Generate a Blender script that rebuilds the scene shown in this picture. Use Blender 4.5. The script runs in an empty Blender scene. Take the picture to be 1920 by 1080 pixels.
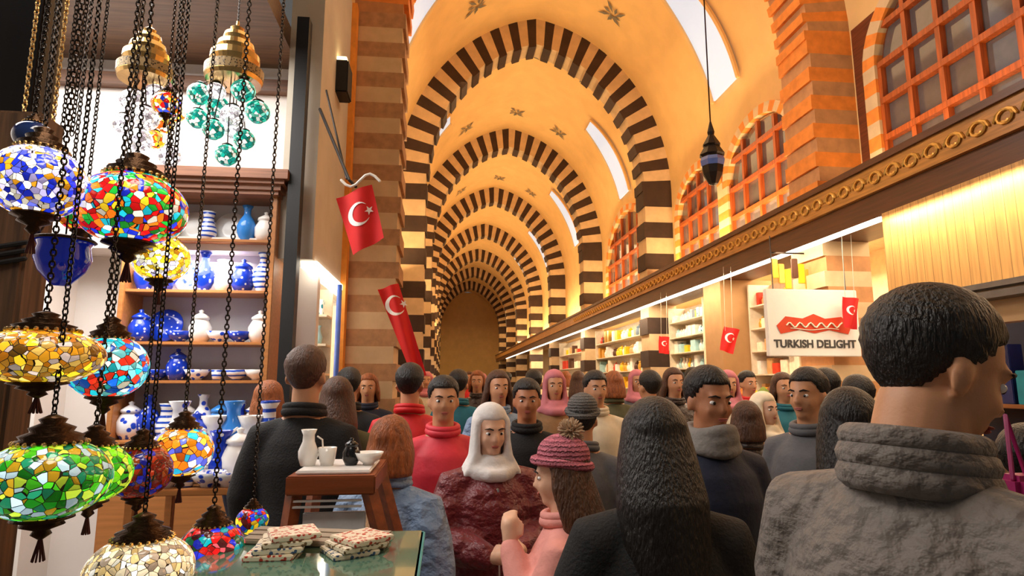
import bpy, bmesh, math, random
from mathutils import Vector, Matrix, Euler
R = math.radians
PI = math.pi
SC = bpy.context.scene
COL = SC.collection
random.seed(7)

# ------------------------------------------------------------------ camera
FPX = 1150.0
PITCH = math.atan(175 / FPX)
YAW = math.atan(125 / FPX * math.cos(PITCH))
CAM = Vector((0, 0, 1.65))
cd = bpy.data.cameras.new('camera')
cam = bpy.data.objects.new('camera', cd)
COL.objects.link(cam)
cam.location = CAM
cam.rotation_euler = (PI / 2 + PITCH, 0, -YAW)
cd.sensor_width = 36
cd.lens = 36 * FPX / 1920
cd.clip_start = 0.02
SC.camera = cam
MC = Euler((PI / 2 + PITCH, 0, -YAW)).to_matrix()

def at(px, py, Y):
    """world point seen at a pixel at corridor depth Y"""
    d = MC @ Vector(((px - 960) / FPX, (540 - py) / FPX, -1))
    return CAM + d * (Y / d.y)

def mpp(Y):
    return Y / FPX

# ------------------------------------------------------------------ materials
MATS = {}
def _new(name):
    m = bpy.data.materials.new(name)
    m.use_nodes = True
    nt = m.node_tree
    b = nt.nodes['Principled BSDF']
    return m, nt, b

def srgb(c):
    return tuple(((v / 255) / 12.92 if v / 255 <= .04045 else ((v / 255 + .055) / 1.055) ** 2.4) for v in c) + (1,)

def mat(name, c, rough=.6, metal=0., var=.12, scale=12., bump=0., bscale=60., emit=0., stretch=None, coat=0., trans=0., alpha=None):
    if name in MATS: return MATS[name]
    m, nt, b = _new(name)
    col = srgb(c)
    tc = nt.nodes.new('ShaderNodeTexCoord')
    mp = nt.nodes.new('ShaderNodeMapping')
    nt.links.new(tc.outputs['Object'], mp.inputs[0])
    if stretch: mp.inputs['Scale'].default_value = stretch
    if var > 0:
        n = nt.nodes.new('ShaderNodeTexNoise'); n.inputs['Scale'].default_value = scale; n.inputs['Detail'].default_value = 4
        nt.links.new(mp.outputs[0], n.inputs[0])
        rp = nt.nodes.new('ShaderNodeValToRGB')
        rp.color_ramp.elements[0].position = .3; rp.color_ramp.elements[1].position = .7
        rp.color_ramp.elements[0].color = tuple(v * (1 - var) for v in col[:3]) + (1,)
        rp.color_ramp.elements[1].color = tuple(min(1, v * (1 + var)) for v in col[:3]) + (1,)
        nt.links.new(n.outputs['Fac'], rp.inputs[0])
        nt.links.new(rp.outputs[0], b.inputs['Base Color'])
    else:
        b.inputs['Base Color'].default_value = col
    if bump > 0:
        n2 = nt.nodes.new('ShaderNodeTexNoise'); n2.inputs['Scale'].default_value = bscale; n2.inputs['Detail'].default_value = 3
        nt.links.new(mp.outputs[0], n2.inputs[0])
        bp = nt.nodes.new('ShaderNodeBump'); bp.inputs['Strength'].default_value = bump; bp.inputs['Distance'].default_value = .01
        nt.links.new(n2.outputs['Fac'], bp.inputs['Height']); nt.links.new(bp.outputs[0], b.inputs['Normal'])
    b.inputs['Roughness'].default_value = rough
    b.inputs['Metallic'].default_value = metal
    b.inputs['Coat Weight'].default_value = coat
    b.inputs['Transmission Weight'].default_value = trans
    if emit > 0:
        b.inputs['Emission Color'].default_value = col
        b.inputs['Emission Strength'].default_value = emit
    if alpha is not None: b.inputs['Alpha'].default_value = alpha
    MATS[name] = m
    return m

def palette_ramp(nt, cols):
    rp = nt.nodes.new('ShaderNodeValToRGB')
    cr = rp.color_ramp; cr.interpolation = 'CONSTANT'
    n = len(cols)
    cr.elements[0].position = 0; cr.elements[0].color = srgb(cols[0])
    cr.elements[1].position = 1 / n; cr.elements[1].color = srgb(cols[1 % n])
    for i in range(2, n):
        e = cr.elements.new(i / n); e.color = srgb(cols[i])
    return rp

def mosaic(name, cols, scale=38., emit=1.2, grout=(60, 50, 40), edge=.035):
    if name in MATS: return MATS[name]
    m, nt, b = _new(name)
    tc = nt.nodes.new('ShaderNodeTexCoord')
    v = nt.nodes.new('ShaderNodeTexVoronoi'); scale *= 1.45
    v.inputs['Scale'].default_value = scale
    v2 = nt.nodes.new('ShaderNodeTexVoronoi'); v2.feature = 'DISTANCE_TO_EDGE'; v2.inputs['Scale'].default_value = scale
    nt.links.new(tc.outputs['Object'], v.inputs['Vector']); nt.links.new(tc.outputs['Object'], v2.inputs['Vector'])
    sp = nt.nodes.new('ShaderNodeSeparateColor'); nt.links.new(v.outputs['Color'], sp.inputs[0])
    rp = palette_ramp(nt, cols); nt.links.new(sp.outputs[0], rp.inputs[0])
    lt = nt.nodes.new('ShaderNodeMath'); lt.operation = 'LESS_THAN'; lt.inputs[1].default_value = edge
    nt.links.new(v2.outputs['Distance'], lt.inputs[0])
    mx = nt.nodes.new('ShaderNodeMix'); mx.data_type = 'RGBA'
    nt.links.new(lt.outputs[0], mx.inputs[0]); nt.links.new(rp.outputs[0], mx.inputs[6]); mx.inputs[7].default_value = srgb(grout)
    nt.links.new(mx.outputs[2], b.inputs['Base Color'])
    # lit glass: each tessera glows a little differently
    mr = nt.nodes.new('ShaderNodeMath'); mr.operation = 'MULTIPLY_ADD'; mr.inputs[1].default_value = emit * 1.5; mr.inputs[2].default_value = emit * .25
    sq = nt.nodes.new('ShaderNodeMath'); sq.operation = 'POWER'; sq.inputs[1].default_value = 1.6
    nt.links.new(sp.outputs[1], sq.inputs[0]); nt.links.new(sq.outputs[0], mr.inputs[0])
    inv = nt.nodes.new('ShaderNodeMath'); inv.operation = 'SUBTRACT'; inv.inputs[0].default_value = 1; nt.links.new(lt.outputs[0], inv.inputs[1])
    ml = nt.nodes.new('ShaderNodeMath'); ml.operation = 'MULTIPLY'; nt.links.new(mr.outputs[0], ml.inputs[0]); nt.links.new(inv.outputs[0], ml.inputs[1])
    nt.links.new(mx.outputs[2], b.inputs['Emission Color']); nt.links.new(ml.outputs[0], b.inputs['Emission Strength'])
    b.inputs['Roughness'].default_value = .12
    bp = nt.nodes.new('ShaderNodeBump'); bp.inputs['Strength'].default_value = .6; bp.inputs['Distance'].default_value = .004
    nt.links.new(v2.outputs['Distance'], bp.inputs['Height']); nt.links.new(bp.outputs[0], b.inputs['Normal'])
    MATS[name] = m
    return m

def pattern(name, c1, c2, scale=30., rough=.25, thr=.5, kind='voronoi'):
    """two-colour painted pattern (ceramics, packets, rugs)"""
    if name in MATS: return MATS[name]
    m, nt, b = _new(name)
    tc = nt.nodes.new('ShaderNodeTexCoord')
    if kind == 'voronoi':
        v = nt.nodes.new('ShaderNodeTexVoronoi'); v.inputs['Scale'].default_value = scale; o = v.outputs['Distance']
    elif kind == 'wave':
        v = nt.nodes.new('ShaderNodeTexWave'); v.inputs['Scale'].default_value = scale; v.bands_direction = 'Z'; o = v.outputs['Fac']
        v.inputs['Distortion'].default_value = 1.5
    else:
        v = nt.nodes.new('ShaderNodeTexNoise'); v.inputs['Scale'].default_value = scale; o = v.outputs['Fac']
    nt.links.new(tc.outputs['Object'], v.inputs['Vector'])
    rp = nt.nodes.new('ShaderNodeValToRGB')
    rp.color_ramp.elements[0].position = thr - .04; rp.color_ramp.elements[1].position = thr + .04
    rp.color_ramp.elements[0].color = srgb(c1); rp.color_ramp.elements[1].color = srgb(c2)
    nt.links.new(o, rp.inputs[0]); nt.links.new(rp.outputs[0], b.inputs['Base Color'])
    b.inputs['Roughness'].default_value = rough
    MATS[name] = m
    return m

def wood(name, c, axis=2, scale=3., dark=.55, rough=.45, planks=0.):
    if name in MATS: return MATS[name]
    m, nt, b = _new(name)
    tc = nt.nodes.new('ShaderNodeTexCoord'); mp = nt.nodes.new('ShaderNodeMapping')
    s = [14, 14, 14]; s[axis] = .8
    mp.inputs['Scale'].default_value = s
    nt.links.new(tc.outputs['Object'], mp.inputs[0])
    n = nt.nodes.new('ShaderNodeTexNoise'); n.inputs['Scale'].default_value = scale; n.inputs['Detail'].default_value = 6
    nt.links.new(mp.outputs[0], n.inputs[0])
    rp = nt.nodes.new('ShaderNodeValToRGB'); col = srgb(c)
    rp.color_ramp.elements[0].position = .35; rp.color_ramp.elements[1].position = .7
    rp.color_ramp.elements[0].color = tuple(v * dark for v in col[:3]) + (1,); rp.color_ramp.elements[1].color = col
    nt.links.new(n.outputs['Fac'], rp.inputs[0])
    out = rp.outputs[0]
    if planks:
        sx = nt.nodes.new('ShaderNodeSeparateXYZ'); nt.links.new(tc.outputs['Object'], sx.inputs[0])
        a = nt.nodes.new('ShaderNodeMath'); a.operation = 'MULTIPLY'; a.inputs[1].default_value = 1 / planks; nt.links.new(sx.outputs[1], a.inputs[0])
        f = nt.nodes.new('ShaderNodeMath'); f.operation = 'FRACT'; nt.links.new(a.outputs[0], f.inputs[0])
        l = nt.nodes.new('ShaderNodeMath'); l.operation = 'LESS_THAN'; l.inputs[1].default_value = .06; nt.links.new(f.outputs[0], l.inputs[0])
        mx = nt.nodes.new('ShaderNodeMix'); mx.data_type = 'RGBA'; nt.links.new(l.outputs[0], mx.inputs[0]); nt.links.new(out, mx.inputs[6])
        mx.inputs[7].default_value = tuple(v * .35 for v in col[:3]) + (1,)
        out = mx.outputs[2]
    nt.links.new(out, b.inputs['Base Color'])
    b.inputs['Roughness'].default_value = rough
    MATS[name] = m
    return m

def quilt(name, c, scale=14., rough=.5, strength=.9, sheen=.1):
    """puffy quilted cloth"""
    if name in MATS: return MATS[name]
    m, nt, b = _new(name)
    tc = nt.nodes.new('ShaderNodeTexCoord'); mp = nt.nodes.new('ShaderNodeMapping'); mp.inputs['Scale'].default_value = (1, 1, 1.25)
    nt.links.new(tc.outputs['Object'], mp.inputs[0])
    v = nt.nodes.new('ShaderNodeTexVoronoi'); v.feature = 'SMOOTH_F1'; v.inputs['Scale'].default_value = scale
    nt.links.new(mp.outputs[0], v.inputs['Vector'])
    n = nt.nodes.new('ShaderNodeTexNoise'); n.inputs['Scale'].default_value = scale * 1.3; n.inputs['Detail'].default_value = 3
    nt.links.new(mp.outputs[0], n.inputs[0])
    ad = nt.nodes.new('ShaderNodeMath'); ad.operation = 'SUBTRACT'; nt.links.new(n.outputs['Fac'], ad.inputs[0]); nt.links.new(v.outputs['Distance'], ad.inputs[1])
    bp = nt.nodes.new('ShaderNodeBump'); bp.inputs['Strength'].default_value = strength; bp.inputs['Distance'].default_value = .03
    nt.links.new(ad.outputs[0], bp.inputs['Height']); nt.links.new(bp.outputs[0], b.inputs['Normal'])
    b.inputs['Base Color'].default_value = srgb(c); b.inputs['Roughness'].default_value = rough
    b.inputs['Sheen Weight'].default_value = sheen
    MATS[name] = m
    return m

def knit(name, c, rough=.9):
    if name in MATS: return MATS[name]
    m, nt, b = _new(name)
    tc = nt.nodes.new('ShaderNodeTexCoord')
    w = nt.nodes.new('ShaderNodeTexWave'); w.bands_direction = 'Z'; w.inputs['Scale'].default_value = 22; w.inputs['Distortion'].default_value = 3
    w.inputs['Detail Scale'].default_value = 6
    nt.links.new(tc.outputs['Object'], w.inputs[0])
    bp = nt.nodes.new('ShaderNodeBump'); bp.inputs['Strength'].default_value = 1; bp.inputs['Distance'].default_value = .008
    nt.links.new(w.outputs['Fac'], bp.inputs['Height']); nt.links.new(bp.outputs[0], b.inputs['Normal'])
    rp = nt.nodes.new('ShaderNodeValToRGB'); col = srgb(c)
    rp.color_ramp.elements[0].color = tuple(v * .6 for v in col[:3]) + (1,); rp.color_ramp.elements[1].color = col
    nt.links.new(w.outputs['Fac'], rp.inputs[0]); nt.links.new(rp.outputs[0], b.inputs['Base Color'])
    b.inputs['Roughness'].default_value = rough
    MATS[name] = m
    return m

# ------------------------------------------------------------------ objects
def link(name, me, m, parent=None):
    o = bpy.data.objects.new(name, me)
    COL.objects.link(o)
    if m is not None:
        for mm in (m if isinstance(m, (list, tuple)) else [m]): me.materials.append(mm)
    if parent is not None: o.parent = parent
    return o

def obj(name, bm, m, parent=None, smooth=False, loc=None, rot=None):
    me = bpy.data.meshes.new(name)
    bmesh.ops.recalc_face_normals(bm, faces=bm.faces)
    bm.to_mesh(me); bm.free()
    if smooth:
        for p in me.polygons: p.use_smooth = True
    o = link(name, me, m, parent)
    if loc is not None: o.location = loc
    if rot is not None: o.rotation_euler = rot
    return o

def tag(o, label, cat, group=None, kind=None):
    o['label'] = label; o['category'] = cat
    if group: o['group'] = group
    if kind: o['kind'] = kind
    return o

def thing(name, label, cat, loc=(0, 0, 0), rz=0, group=None, rot=None):
    o = bpy.data.objects.new(name, None); COL.objects.link(o)
    o.empty_display_size = .05
    o.location = loc; o.rotation_euler = rot if rot else (0, 0, rz)
    return tag(o, label, cat, group)

def struct(o):
    o['kind'] = 'structure'
    return o

def copy_tree(o, parent=None):
    c = o.copy(); COL.objects.link(c); c.parent = parent
    for ch in list(o.children): copy_tree(ch, c)
    return c

def box(bm, x0, x1, y0, y1, z0, z1, mi=0, rot=None):
    vs = [bm.verts.new(v) for v in ((x0, y0, z0), (x1, y0, z0), (x1, y1, z0), (x0, y1, z0), (x0, y0, z1), (x1, y0, z1), (x1, y1, z1), (x0, y1, z1))]
    fs = []
    for f in ((0, 3, 2, 1), (4, 5, 6, 7), (0, 1, 5, 4), (1, 2, 6, 5), (2, 3, 7, 6), (3, 0, 4, 7)):
        fc = bm.faces.new([vs[i] for i in f]); fc.material_index = mi; fs.append(fc)
    if rot:
        c = Vector(((x0 + x1) / 2, (y0 + y1) / 2, (z0 + z1) / 2))
        bmesh.ops.rotate(bm, verts=vs, cent=c, matrix=Euler(rot).to_matrix())
    return fs

def bbox(x0, x1, y0, y1, z0, z1, bev=.004):
    bm = bmesh.new(); box(bm, x0, x1, y0, y1, z0, z1)
    if bev: bmesh.ops.bevel(bm, geom=list(bm.edges), offset=bev, segments=2, affect='EDGES')
    return bm

def lathe(prof, seg=20, bm=None, off=(0, 0, 0), mi=0):
    bm = bm or bmesh.new()
    rings = []
    for r, z in prof:
        if r < 1e-5: rings.append([bm.verts.new((off[0], off[1], z + off[2]))])
        else: rings.append([bm.verts.new((off[0] + r * math.cos(2 * PI * i / seg), off[1] + r * math.sin(2 * PI * i / seg), z + off[2])) for i in range(seg)])
    for a, b in zip(rings, rings[1:]):
        for i in range(seg):
            j = (i + 1) % seg
            if len(a) == 1 and len(b) == 1: continue
            if len(a) == 1: f = bm.faces.new((a[0], b[i], b[j]))
            elif len(b) == 1: f = bm.faces.new((a[i], a[j], b[0]))
            else: f = bm.faces.new((a[i], a[j], b[j], b[i]))
            f.material_index = mi
    return bm

def tube(bm, pts, radii, seg=10, ell=None):
    """closed tapered tube along points"""
    pts = [Vector(p) for p in pts]
    if not isinstance(radii, (list, tuple)): radii = [radii] * len(pts)
    P = []; Rr = []
    d0 = (pts[1] - pts[0]).normalized(); d1 = (pts[-1] - pts[-2]).normalized()
    P += [pts[0] - d0 * radii[0] * .9, pts[0] - d0 * radii[0] * .6]; Rr += [radii[0] * .3, radii[0] * .8]
    P += pts; Rr += list(radii)
    P += [pts[-1] + d1 * radii[-1] * .6, pts[-1] + d1 * radii[-1] * .9]; Rr += [radii[-1] * .8, radii[-1] * .3]
    prev = None; rings = []
    for i, p in enumerate(P):
        t = (P[min(i + 1, len(P) - 1)] - P[max(i - 1, 0)]).normalized()
        if prev is None:
            up = Vector((0, 0, 1)) if abs(t.z) < .9 else Vector((0, 1, 0))
            n = t.cross(up).normalized()
        else:
            n = (prev - t * prev.dot(t)).normalized()
        prev = n; b = t.cross(n)
        rings.append([bm.verts.new(p + (n * math.cos(2 * PI * k / seg) + b * math.sin(2 * PI * k / seg)) * Rr[i]) for k in range(seg)])
    for a, b in zip(rings, rings[1:]):
        for k in range(seg): bm.faces.new((a[k], a[(k + 1) % seg], b[(k + 1) % seg], b[k]))
    bm.faces.new(rings[0]); bm.faces.new(rings[-1][::-1])
    return bm

def ell(bm, c, r, rot=None, u=16, v=10):
    M = Matrix.Translation(Vector(c)) @ (Euler(rot).to_matrix().to_4x4() if rot else Matrix.Identity(4)) @ Matrix.Diagonal((r[0], r[1], r[2], 1))
    bmesh.ops.create_uvsphere(bm, u_segments=u, v_segments=v, radius=1, matrix=M)
    return bm

def loft(bm, rings, seg=20):
    """rings: (cx, cy, z, rx, ry) bottom to top, closed"""
    R_ = []
    for cx, cy, z, rx, ry in rings:
        R_.append([bm.verts.new((cx + rx * math.cos(2 * PI * k / seg), cy + ry * math.sin(2 * PI * k / seg), z)) for k in range(seg)])
    for a, b in zip(R_, R_[1:]):
        for k in range(seg): bm.faces.new((a[k], a[(k + 1) % seg], b[(k + 1) % seg], b[k]))
    bm.faces.new(R_[0][::-1]); bm.faces.new(R_[-1])
    return bm

def remeshed(name, bm, m, parent, voxel=.012, smooth=2):
    me = bpy.data.meshes.new(name + '_src'); bmesh.ops.recalc_face_normals(bm, faces=bm.faces); bm.to_mesh(me); bm.free()
    o = bpy.data.objects.new(name, me); COL.objects.link(o)
    r = o.modifiers.new('r', 'REMESH'); r.mode = 'VOXEL'; r.voxel_size = voxel
    if smooth:
        s = o.modifiers.new('s', 'SMOOTH'); s.iterations = smooth; s.factor = .6
    dg = bpy.context.evaluated_depsgraph_get()
    new = bpy.data.meshes.new_from_object(o.evaluated_get(dg))
    o.modifiers.clear(); o.data = new; bpy.data.meshes.remove(me)
    for p in new.polygons: p.use_smooth = True
    new.materials.clear(); new.materials.append(m)
    o.parent = parent
    return o

ORD = ['first', 'second', 'third', 'fourth', 'fifth', 'sixth', 'seventh', 'eighth', 'ninth', 'tenth', 'eleventh', 'twelfth', 'thirteenth', 'fourteenth', 'fifteenth', 'sixteenth', 'seventeenth', 'eighteenth', 'nineteenth', 'twentieth']

# ------------------------------------------------------------------ setting
XC, HW, SPR, RISE = 1.75, 2.75, 5.45, 3.40
XL, XR = XC - HW, XC + HW
def vp(t, k=0.):
    """vault profile, k = inset"""
    c, s = math.cos(t), math.sin(t)
    return XC + (HW - k) * c, SPR + (RISE - k) * s + .22 * (1 - abs(c)) ** 2

M_plaster = mat('cream plaster', (230, 190, 126), .85, var=.06, scale=2.5, bump=.15, bscale=8)
M_pl2 = mat('pale grey plaster', (206, 196, 178), .85, var=.07, scale=3, bump=.15, bscale=8)
M_dark = mat('dark voussoir stone', (58, 38, 26), .8, var=.2, scale=6)
M_light = mat('light voussoir stone', (206, 176, 136), .8, var=.1, scale=6)
M_brick = mat('orange voussoir brick', (226, 132, 48), .75, var=.15, scale=9)
M_tanb = mat('tan voussoir stone', (186, 132, 84), .8, var=.15, scale=9)
M_floor = mat('worn stone floor', (120, 108, 95), .4, var=.25, scale=2.2, bump=.2, bscale=10)
M_white = mat('white shop paint', (235, 228, 222), .7, var=.04, scale=3)

bm = bmesh.new(); box(bm, -5, 8, -2, 52, -.1, 0); struct(obj('floor', bm, M_floor))
# vault shell
bm = bmesh.new(); N = 40; ys = [5.6 * i * .5 - 2.2 for i in range(20)] + [51]
prev = None
for y in ys:
    ring = []
    for i in range(N + 1):
        x, z = vp(PI * i / N); ring.append(bm.verts.new((x, y, z)))
    ro = []
    for i in range(N + 1):
        x, z = vp(PI * i / N, -.15); ro.append(bm.verts.new((x, y, z)))
    if prev:
        for i in range(N):
            bm.faces.new((prev[0][i], prev[0][i + 1], ring[i + 1], ring[i])); bm.faces.new((prev[1][i + 1], prev[1][i], ro[i], ro[i + 1]))
    prev = (ring, ro)
struct(obj('ceiling', bm, M_plaster, smooth=True))

# window openings glowing with daylight, mid bay on both haunches of the vault
M_day = mat('daylight behind vault glazing', (176, 196, 222), .3, var=0, emit=.75)
M_day2 = mat('bright daylight behind vault glazing', (255, 240, 220), .3, var=0, emit=2.0)
M_lead = mat('window lead', (120, 96, 66), .6)
wn = 0
RIBS = [6.0 + 5.6 * i for i in range(8)]
for i, yr in enumerate(RIBS):
    ym = yr + 2.8
    for side in (0, 1):
        wn += 1
        bm = bmesh.new(); pr = None; A0, A1 = R(14), R(50); w = .42
        for k in range(13):
            t = A0 + (A1 - A0) * k / 12
            if side: t = PI - t
            wk = w * (1 - .35 * (k / 12) ** 3)
            a = vp(t, .02); b = vp(t, .05)
            q = [bm.verts.new((a[0], ym - wk, a[1])), bm.verts.new((a[0], ym + wk, a[1])), bm.verts.new((b[0], ym + wk, b[1])), bm.verts.new((b[0], ym - wk, b[1]))]
            if pr:
                for e in range(4): bm.faces.new((pr[e], pr[(e + 1) % 4], q[(e + 1) % 4], q[e]))
            else: bm.faces.new(q)
            pr = q
        bm.faces.new(pr)
        wo = struct(obj('window_%d' % wn, bm, M_day if i % 2 == 0 or side else M_day))
        bm = bmesh.new()
        for s in (-1, 1):
            pts = []
            for k in range(13):
                t = A0 + (A1 - A0) * k / 12
                if side: t = PI - t
                p = vp(t, .06); pts.append((p[0], ym + s * (w * (1 - .35 * (k / 12) ** 3) + .03), p[1]))
            tube(bm, pts, .04, 6)
        obj('window_frame', bm, M_plaster, wo)

# ribs with striped voussoirs and piers
for i, yr in enumerate(RIBS):
    bm = bmesh.new()
    K = 44 if i else 84; th = .56 if i else .5; dp = .5 if i else .6
    for k in range(K):
        t0, t1 = PI * k / K, PI * (k + 1) / K
        q = []
        for t in (t0, t1):
            a = vp(t, -.01); b = vp(t, th + (.05 if k % 2 == 0 else 0))
            for y in (yr, yr + dp): q += [bm.verts.new((a[0], y, a[1])), bm.verts.new((b[0], y, b[1]))]
        for f in ((0, 1, 5, 4), (2, 6, 7, 3), (1, 3, 7, 5), (0, 4, 6, 2), (0, 2, 3, 1), (4, 5, 7, 6)):
            fc = bm.faces.new([q[j] for j in f]); fc.material_index = 0 if k % 2 == 0 else 1
    nz = 17 if i else 33; z0 = 0.0; hz = SPR / nz
    for s in (0, 1):
        x0, x1 = (XL, XL + th) if s == 0 else (XR - th, XR)
        for k in range(nz):
            if s == 1: box(bm, x0 - (.03 if k % 2 == 0 else 0), x1, yr, yr + dp, z0 + k * hz, z0 + (k + 1) * hz, 0 if k % 2 == 0 else 1)
            else: box(bm, x0, x1 + (.03 if k % 2 == 0 else 0), yr, yr + dp, z0 + k * hz, z0 + (k + 1) * hz, (0 if k % 2 == 0 else 1) + (2 if i == 0 else 0))
    if i == 0:
        for f in bm.faces:
            c = f.calc_center_median()
            if c.x > XC and c.z < 3.5 and f.material_index == 0: f.material_index = 3
    struct(obj('trim_%d' % (i + 1), bm, [M_brick if i == 0 else M_dark, M_light if i else M_tanb] + ([mat('pale brown brick', (176, 132, 92), .8, var=.2), M_light] if i == 0 else [])))

# painted floral medallions on crown and haunches (part of the vault decoration)
M_paint = mat('grey green painted foliage', (120, 112, 96), .85, var=.1)
bm = bmesh.new()
def leaf(bm, c, u, v, n, L, W, ang):
    d = u * math.cos(ang) + v * math.sin(ang); e = n.cross(d)
    c = c + n * .012
    p = [c, c + d * L * .5 + e * W, c + d * L, c + d * L * .5 - e * W]
    bm.faces.new([bm.verts.new(x) for x in p])
for i, yr in enumerate(RIBS[:4]):
    for t in (R(62), R(118), R(88)):
        for dy in (1.3, -1.2):
            x, z = vp(t, .02); x2, z2 = vp(t + .01, .02)
            v = Vector((x2 - x, 0, z2 - z)).normalized(); u = Vector((0, 1, 0)); n = v.cross(u)
            if n.z > 0: n = -n
            c = Vector((x, yr + dy, z))
            for k in range(9): leaf(bm, c + u * .05 * math.cos(k) + v * .05 * math.sin(k), u, v, n, .30 if k % 2 else .18, .035, k * 2 * PI / 9 + .3)
struct(obj('trim_20', bm, M_paint))

# side walls
bm = bmesh.new(); box(bm, XL - .25, XL, 8.0, 51, 2.55, SPR + .1); box(bm, XL - .25, XL, 4.62, 8.0, 2.55, SPR + .1)
box(bm, XL - .25, XL, 8.9, 11.6, 0, 2.6)
struct(obj('wall_left', bm, M_pl2))
bm = bmesh.new(); box(bm, XR, XR + .25, -2, 51, 3.6, SPR + .1)
struct(obj('wall_right', bm, M_plaster))
bm = bmesh.new(); box(bm, XR - .025, XR, -2, 5.95, 3.66, SPR + .1); struct(obj('wall_right_panelling', bm, wood('red brown gallery panelling', (120, 60, 28), 1, rough=.5)))
bm = bmesh.new(); box(bm, -2.5, 7, 51, 51.2, 0, 9)
struct(obj('wall_end', bm, M_plaster))
# deep backs of the shops either side
bm = bmesh.new(); box(bm, 6.1, 6.2, -2, 51, 0, 3.6); box(bm, XR, 6.2, -2, 51, 3.5, 3.6)
struct(obj('wall_right_shops', bm, mat('warm shop wall', (240, 214, 170), .8, var=.08)))
bm = bmesh.new(); box(bm, -2.9, -2.8, 4.62, 51, 0, 2.7); box(bm, -2.9, XL - .25, 4.62, 51, 2.6, 2.7)
struct(obj('wall_left_shops', bm, M_white))

# lamp shop on the near left
bm = bmesh.new(); box(bm, -4.6, -1.02, 4.95, 5.05, 0, 4.4); struct(obj('wall_back', bm, M_white))
bm = bmesh.new(); box(bm, -4.6, -4.5, .2, 5, 0, 4.4); struct(obj('wall_shop_side', bm, M_white))
M_shopceil = wood('brown shop ceiling', (120, 88, 62), 0)
bm = bmesh.new(); box(bm, -4.6, -1.25, .6, 5, 4.22, 4.4); struct(obj('ceiling_shop', bm, M_shopceil))
bm = bmesh.new(); box(bm, -4.5, -1.1, 4.86, 4.95, 3.98, 4.08); struct(obj('trim_21', bm, wood('walnut lintel', (110, 70, 42), 0)))
bm = bmesh.new(); box(bm, -1.165, -1.075, 4.46, 4.56, 0, 4.4); struct(obj('trim_22', bm, mat('black painted post', (16, 14, 14), .5)))
# near pier beside the lamp shop: pale painted strip with an orange edge line
bm = bmesh.new(); box(bm, XL, XL + .05, 5.86, 5.99, 0, SPR); struct(obj('trim_23', bm, mat('orange edge paint', (238, 150, 50), .6)))

# right shop front: fascia, gilded band, planked panel
M_wd = wood('dark brown beam wood', (92, 46, 20), 1, rough=.4)
M_wm = wood('honey wood', (176, 108, 52), 1, rough=.4)
M_plank = wood('golden vertical planks', (214, 160, 92), 2, planks=.085, rough=.38, dark=.72)
FX = 3.9
bm = bmesh.new(); box(bm, FX, XR, -1, 48, 3.13, 3.36); struct(obj('trim_30', bm, M_wd))
bm = bmesh.new(); box(bm, FX - .04, XR, -1, 48, 3.36, 3.60); 
struct(obj('trim_31', bm, wood('carved honey fascia', (196, 132, 60), 1, rough=.35)))
bm = bmesh.new()
for k in range(70):   # carved scroll ornaments standing on the fascia
    y = 3.0 + k * .22
    for s in (-1, 1):
        pts = [(FX - .05, y + s * .09 * math.cos(a) * (1 - a / 9), 3.47 + .075 * math.sin(a) * (1 - a / 9)) for a in [x * .6 for x in range(10)]]
        tube(bm, pts, .012, 5)
struct(obj('trim_32', bm, mat('gilded carving', (206, 156, 74), .35, metal=.5)))
bm = bmesh.new(); box(bm, FX - .07, XR, -1, 48, 3.60, 3.66); struct(obj('trim_33', bm, M_wd))
YP = (FX - .05) / at(1660, 480, 1).x
bm = bmesh.new(); box(bm, FX - .05, FX + .1, -1, YP, 2.34, 3.13); struct(obj('wall_right_plank', bm, M_plank))
bm = bmesh.new(); box(bm, FX - .12, FX + .1, -1, YP + .03, 2.30, 2.34); box(bm, FX - .16, FX - .02, -1, YP + .03, 2.22, 2.27)
struct(obj('trim_34', bm, mat('grey metal shutter rail', (110, 108, 110), .35, metal=.7)))
bm = bmesh.new(); box(bm, FX - .02, FX + .1, -1, YP, 2.06, 2.3); struct(obj('wall_right_lower', bm, wood('plain beige board', (196, 158, 112), 1, dark=.9)))
bm = bmesh.new(); box(bm, FX - .02, FX + .1, -1, YP, 0, 1.2); struct(obj('wall_right_base', bm, wood('dark shop front', (70, 44, 28), 2)))
# a bright light rail under the fascia (real fluorescent rail of the shops)
M_tube = mat('fluorescent tube', (255, 246, 226), .4, var=0, emit=6)
bm = bmesh.new(); box(bm, FX + .0, FX + .06, YP + .1, 40, 3.10, 3.13); struct(obj('trim_35', bm, M_tube))
bm = bmesh.new(); box(bm, XL - .10, XL + .02, 4.7, 40, 2.50, 2.55); struct(obj('trim_36', bm, M_tube))

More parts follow.
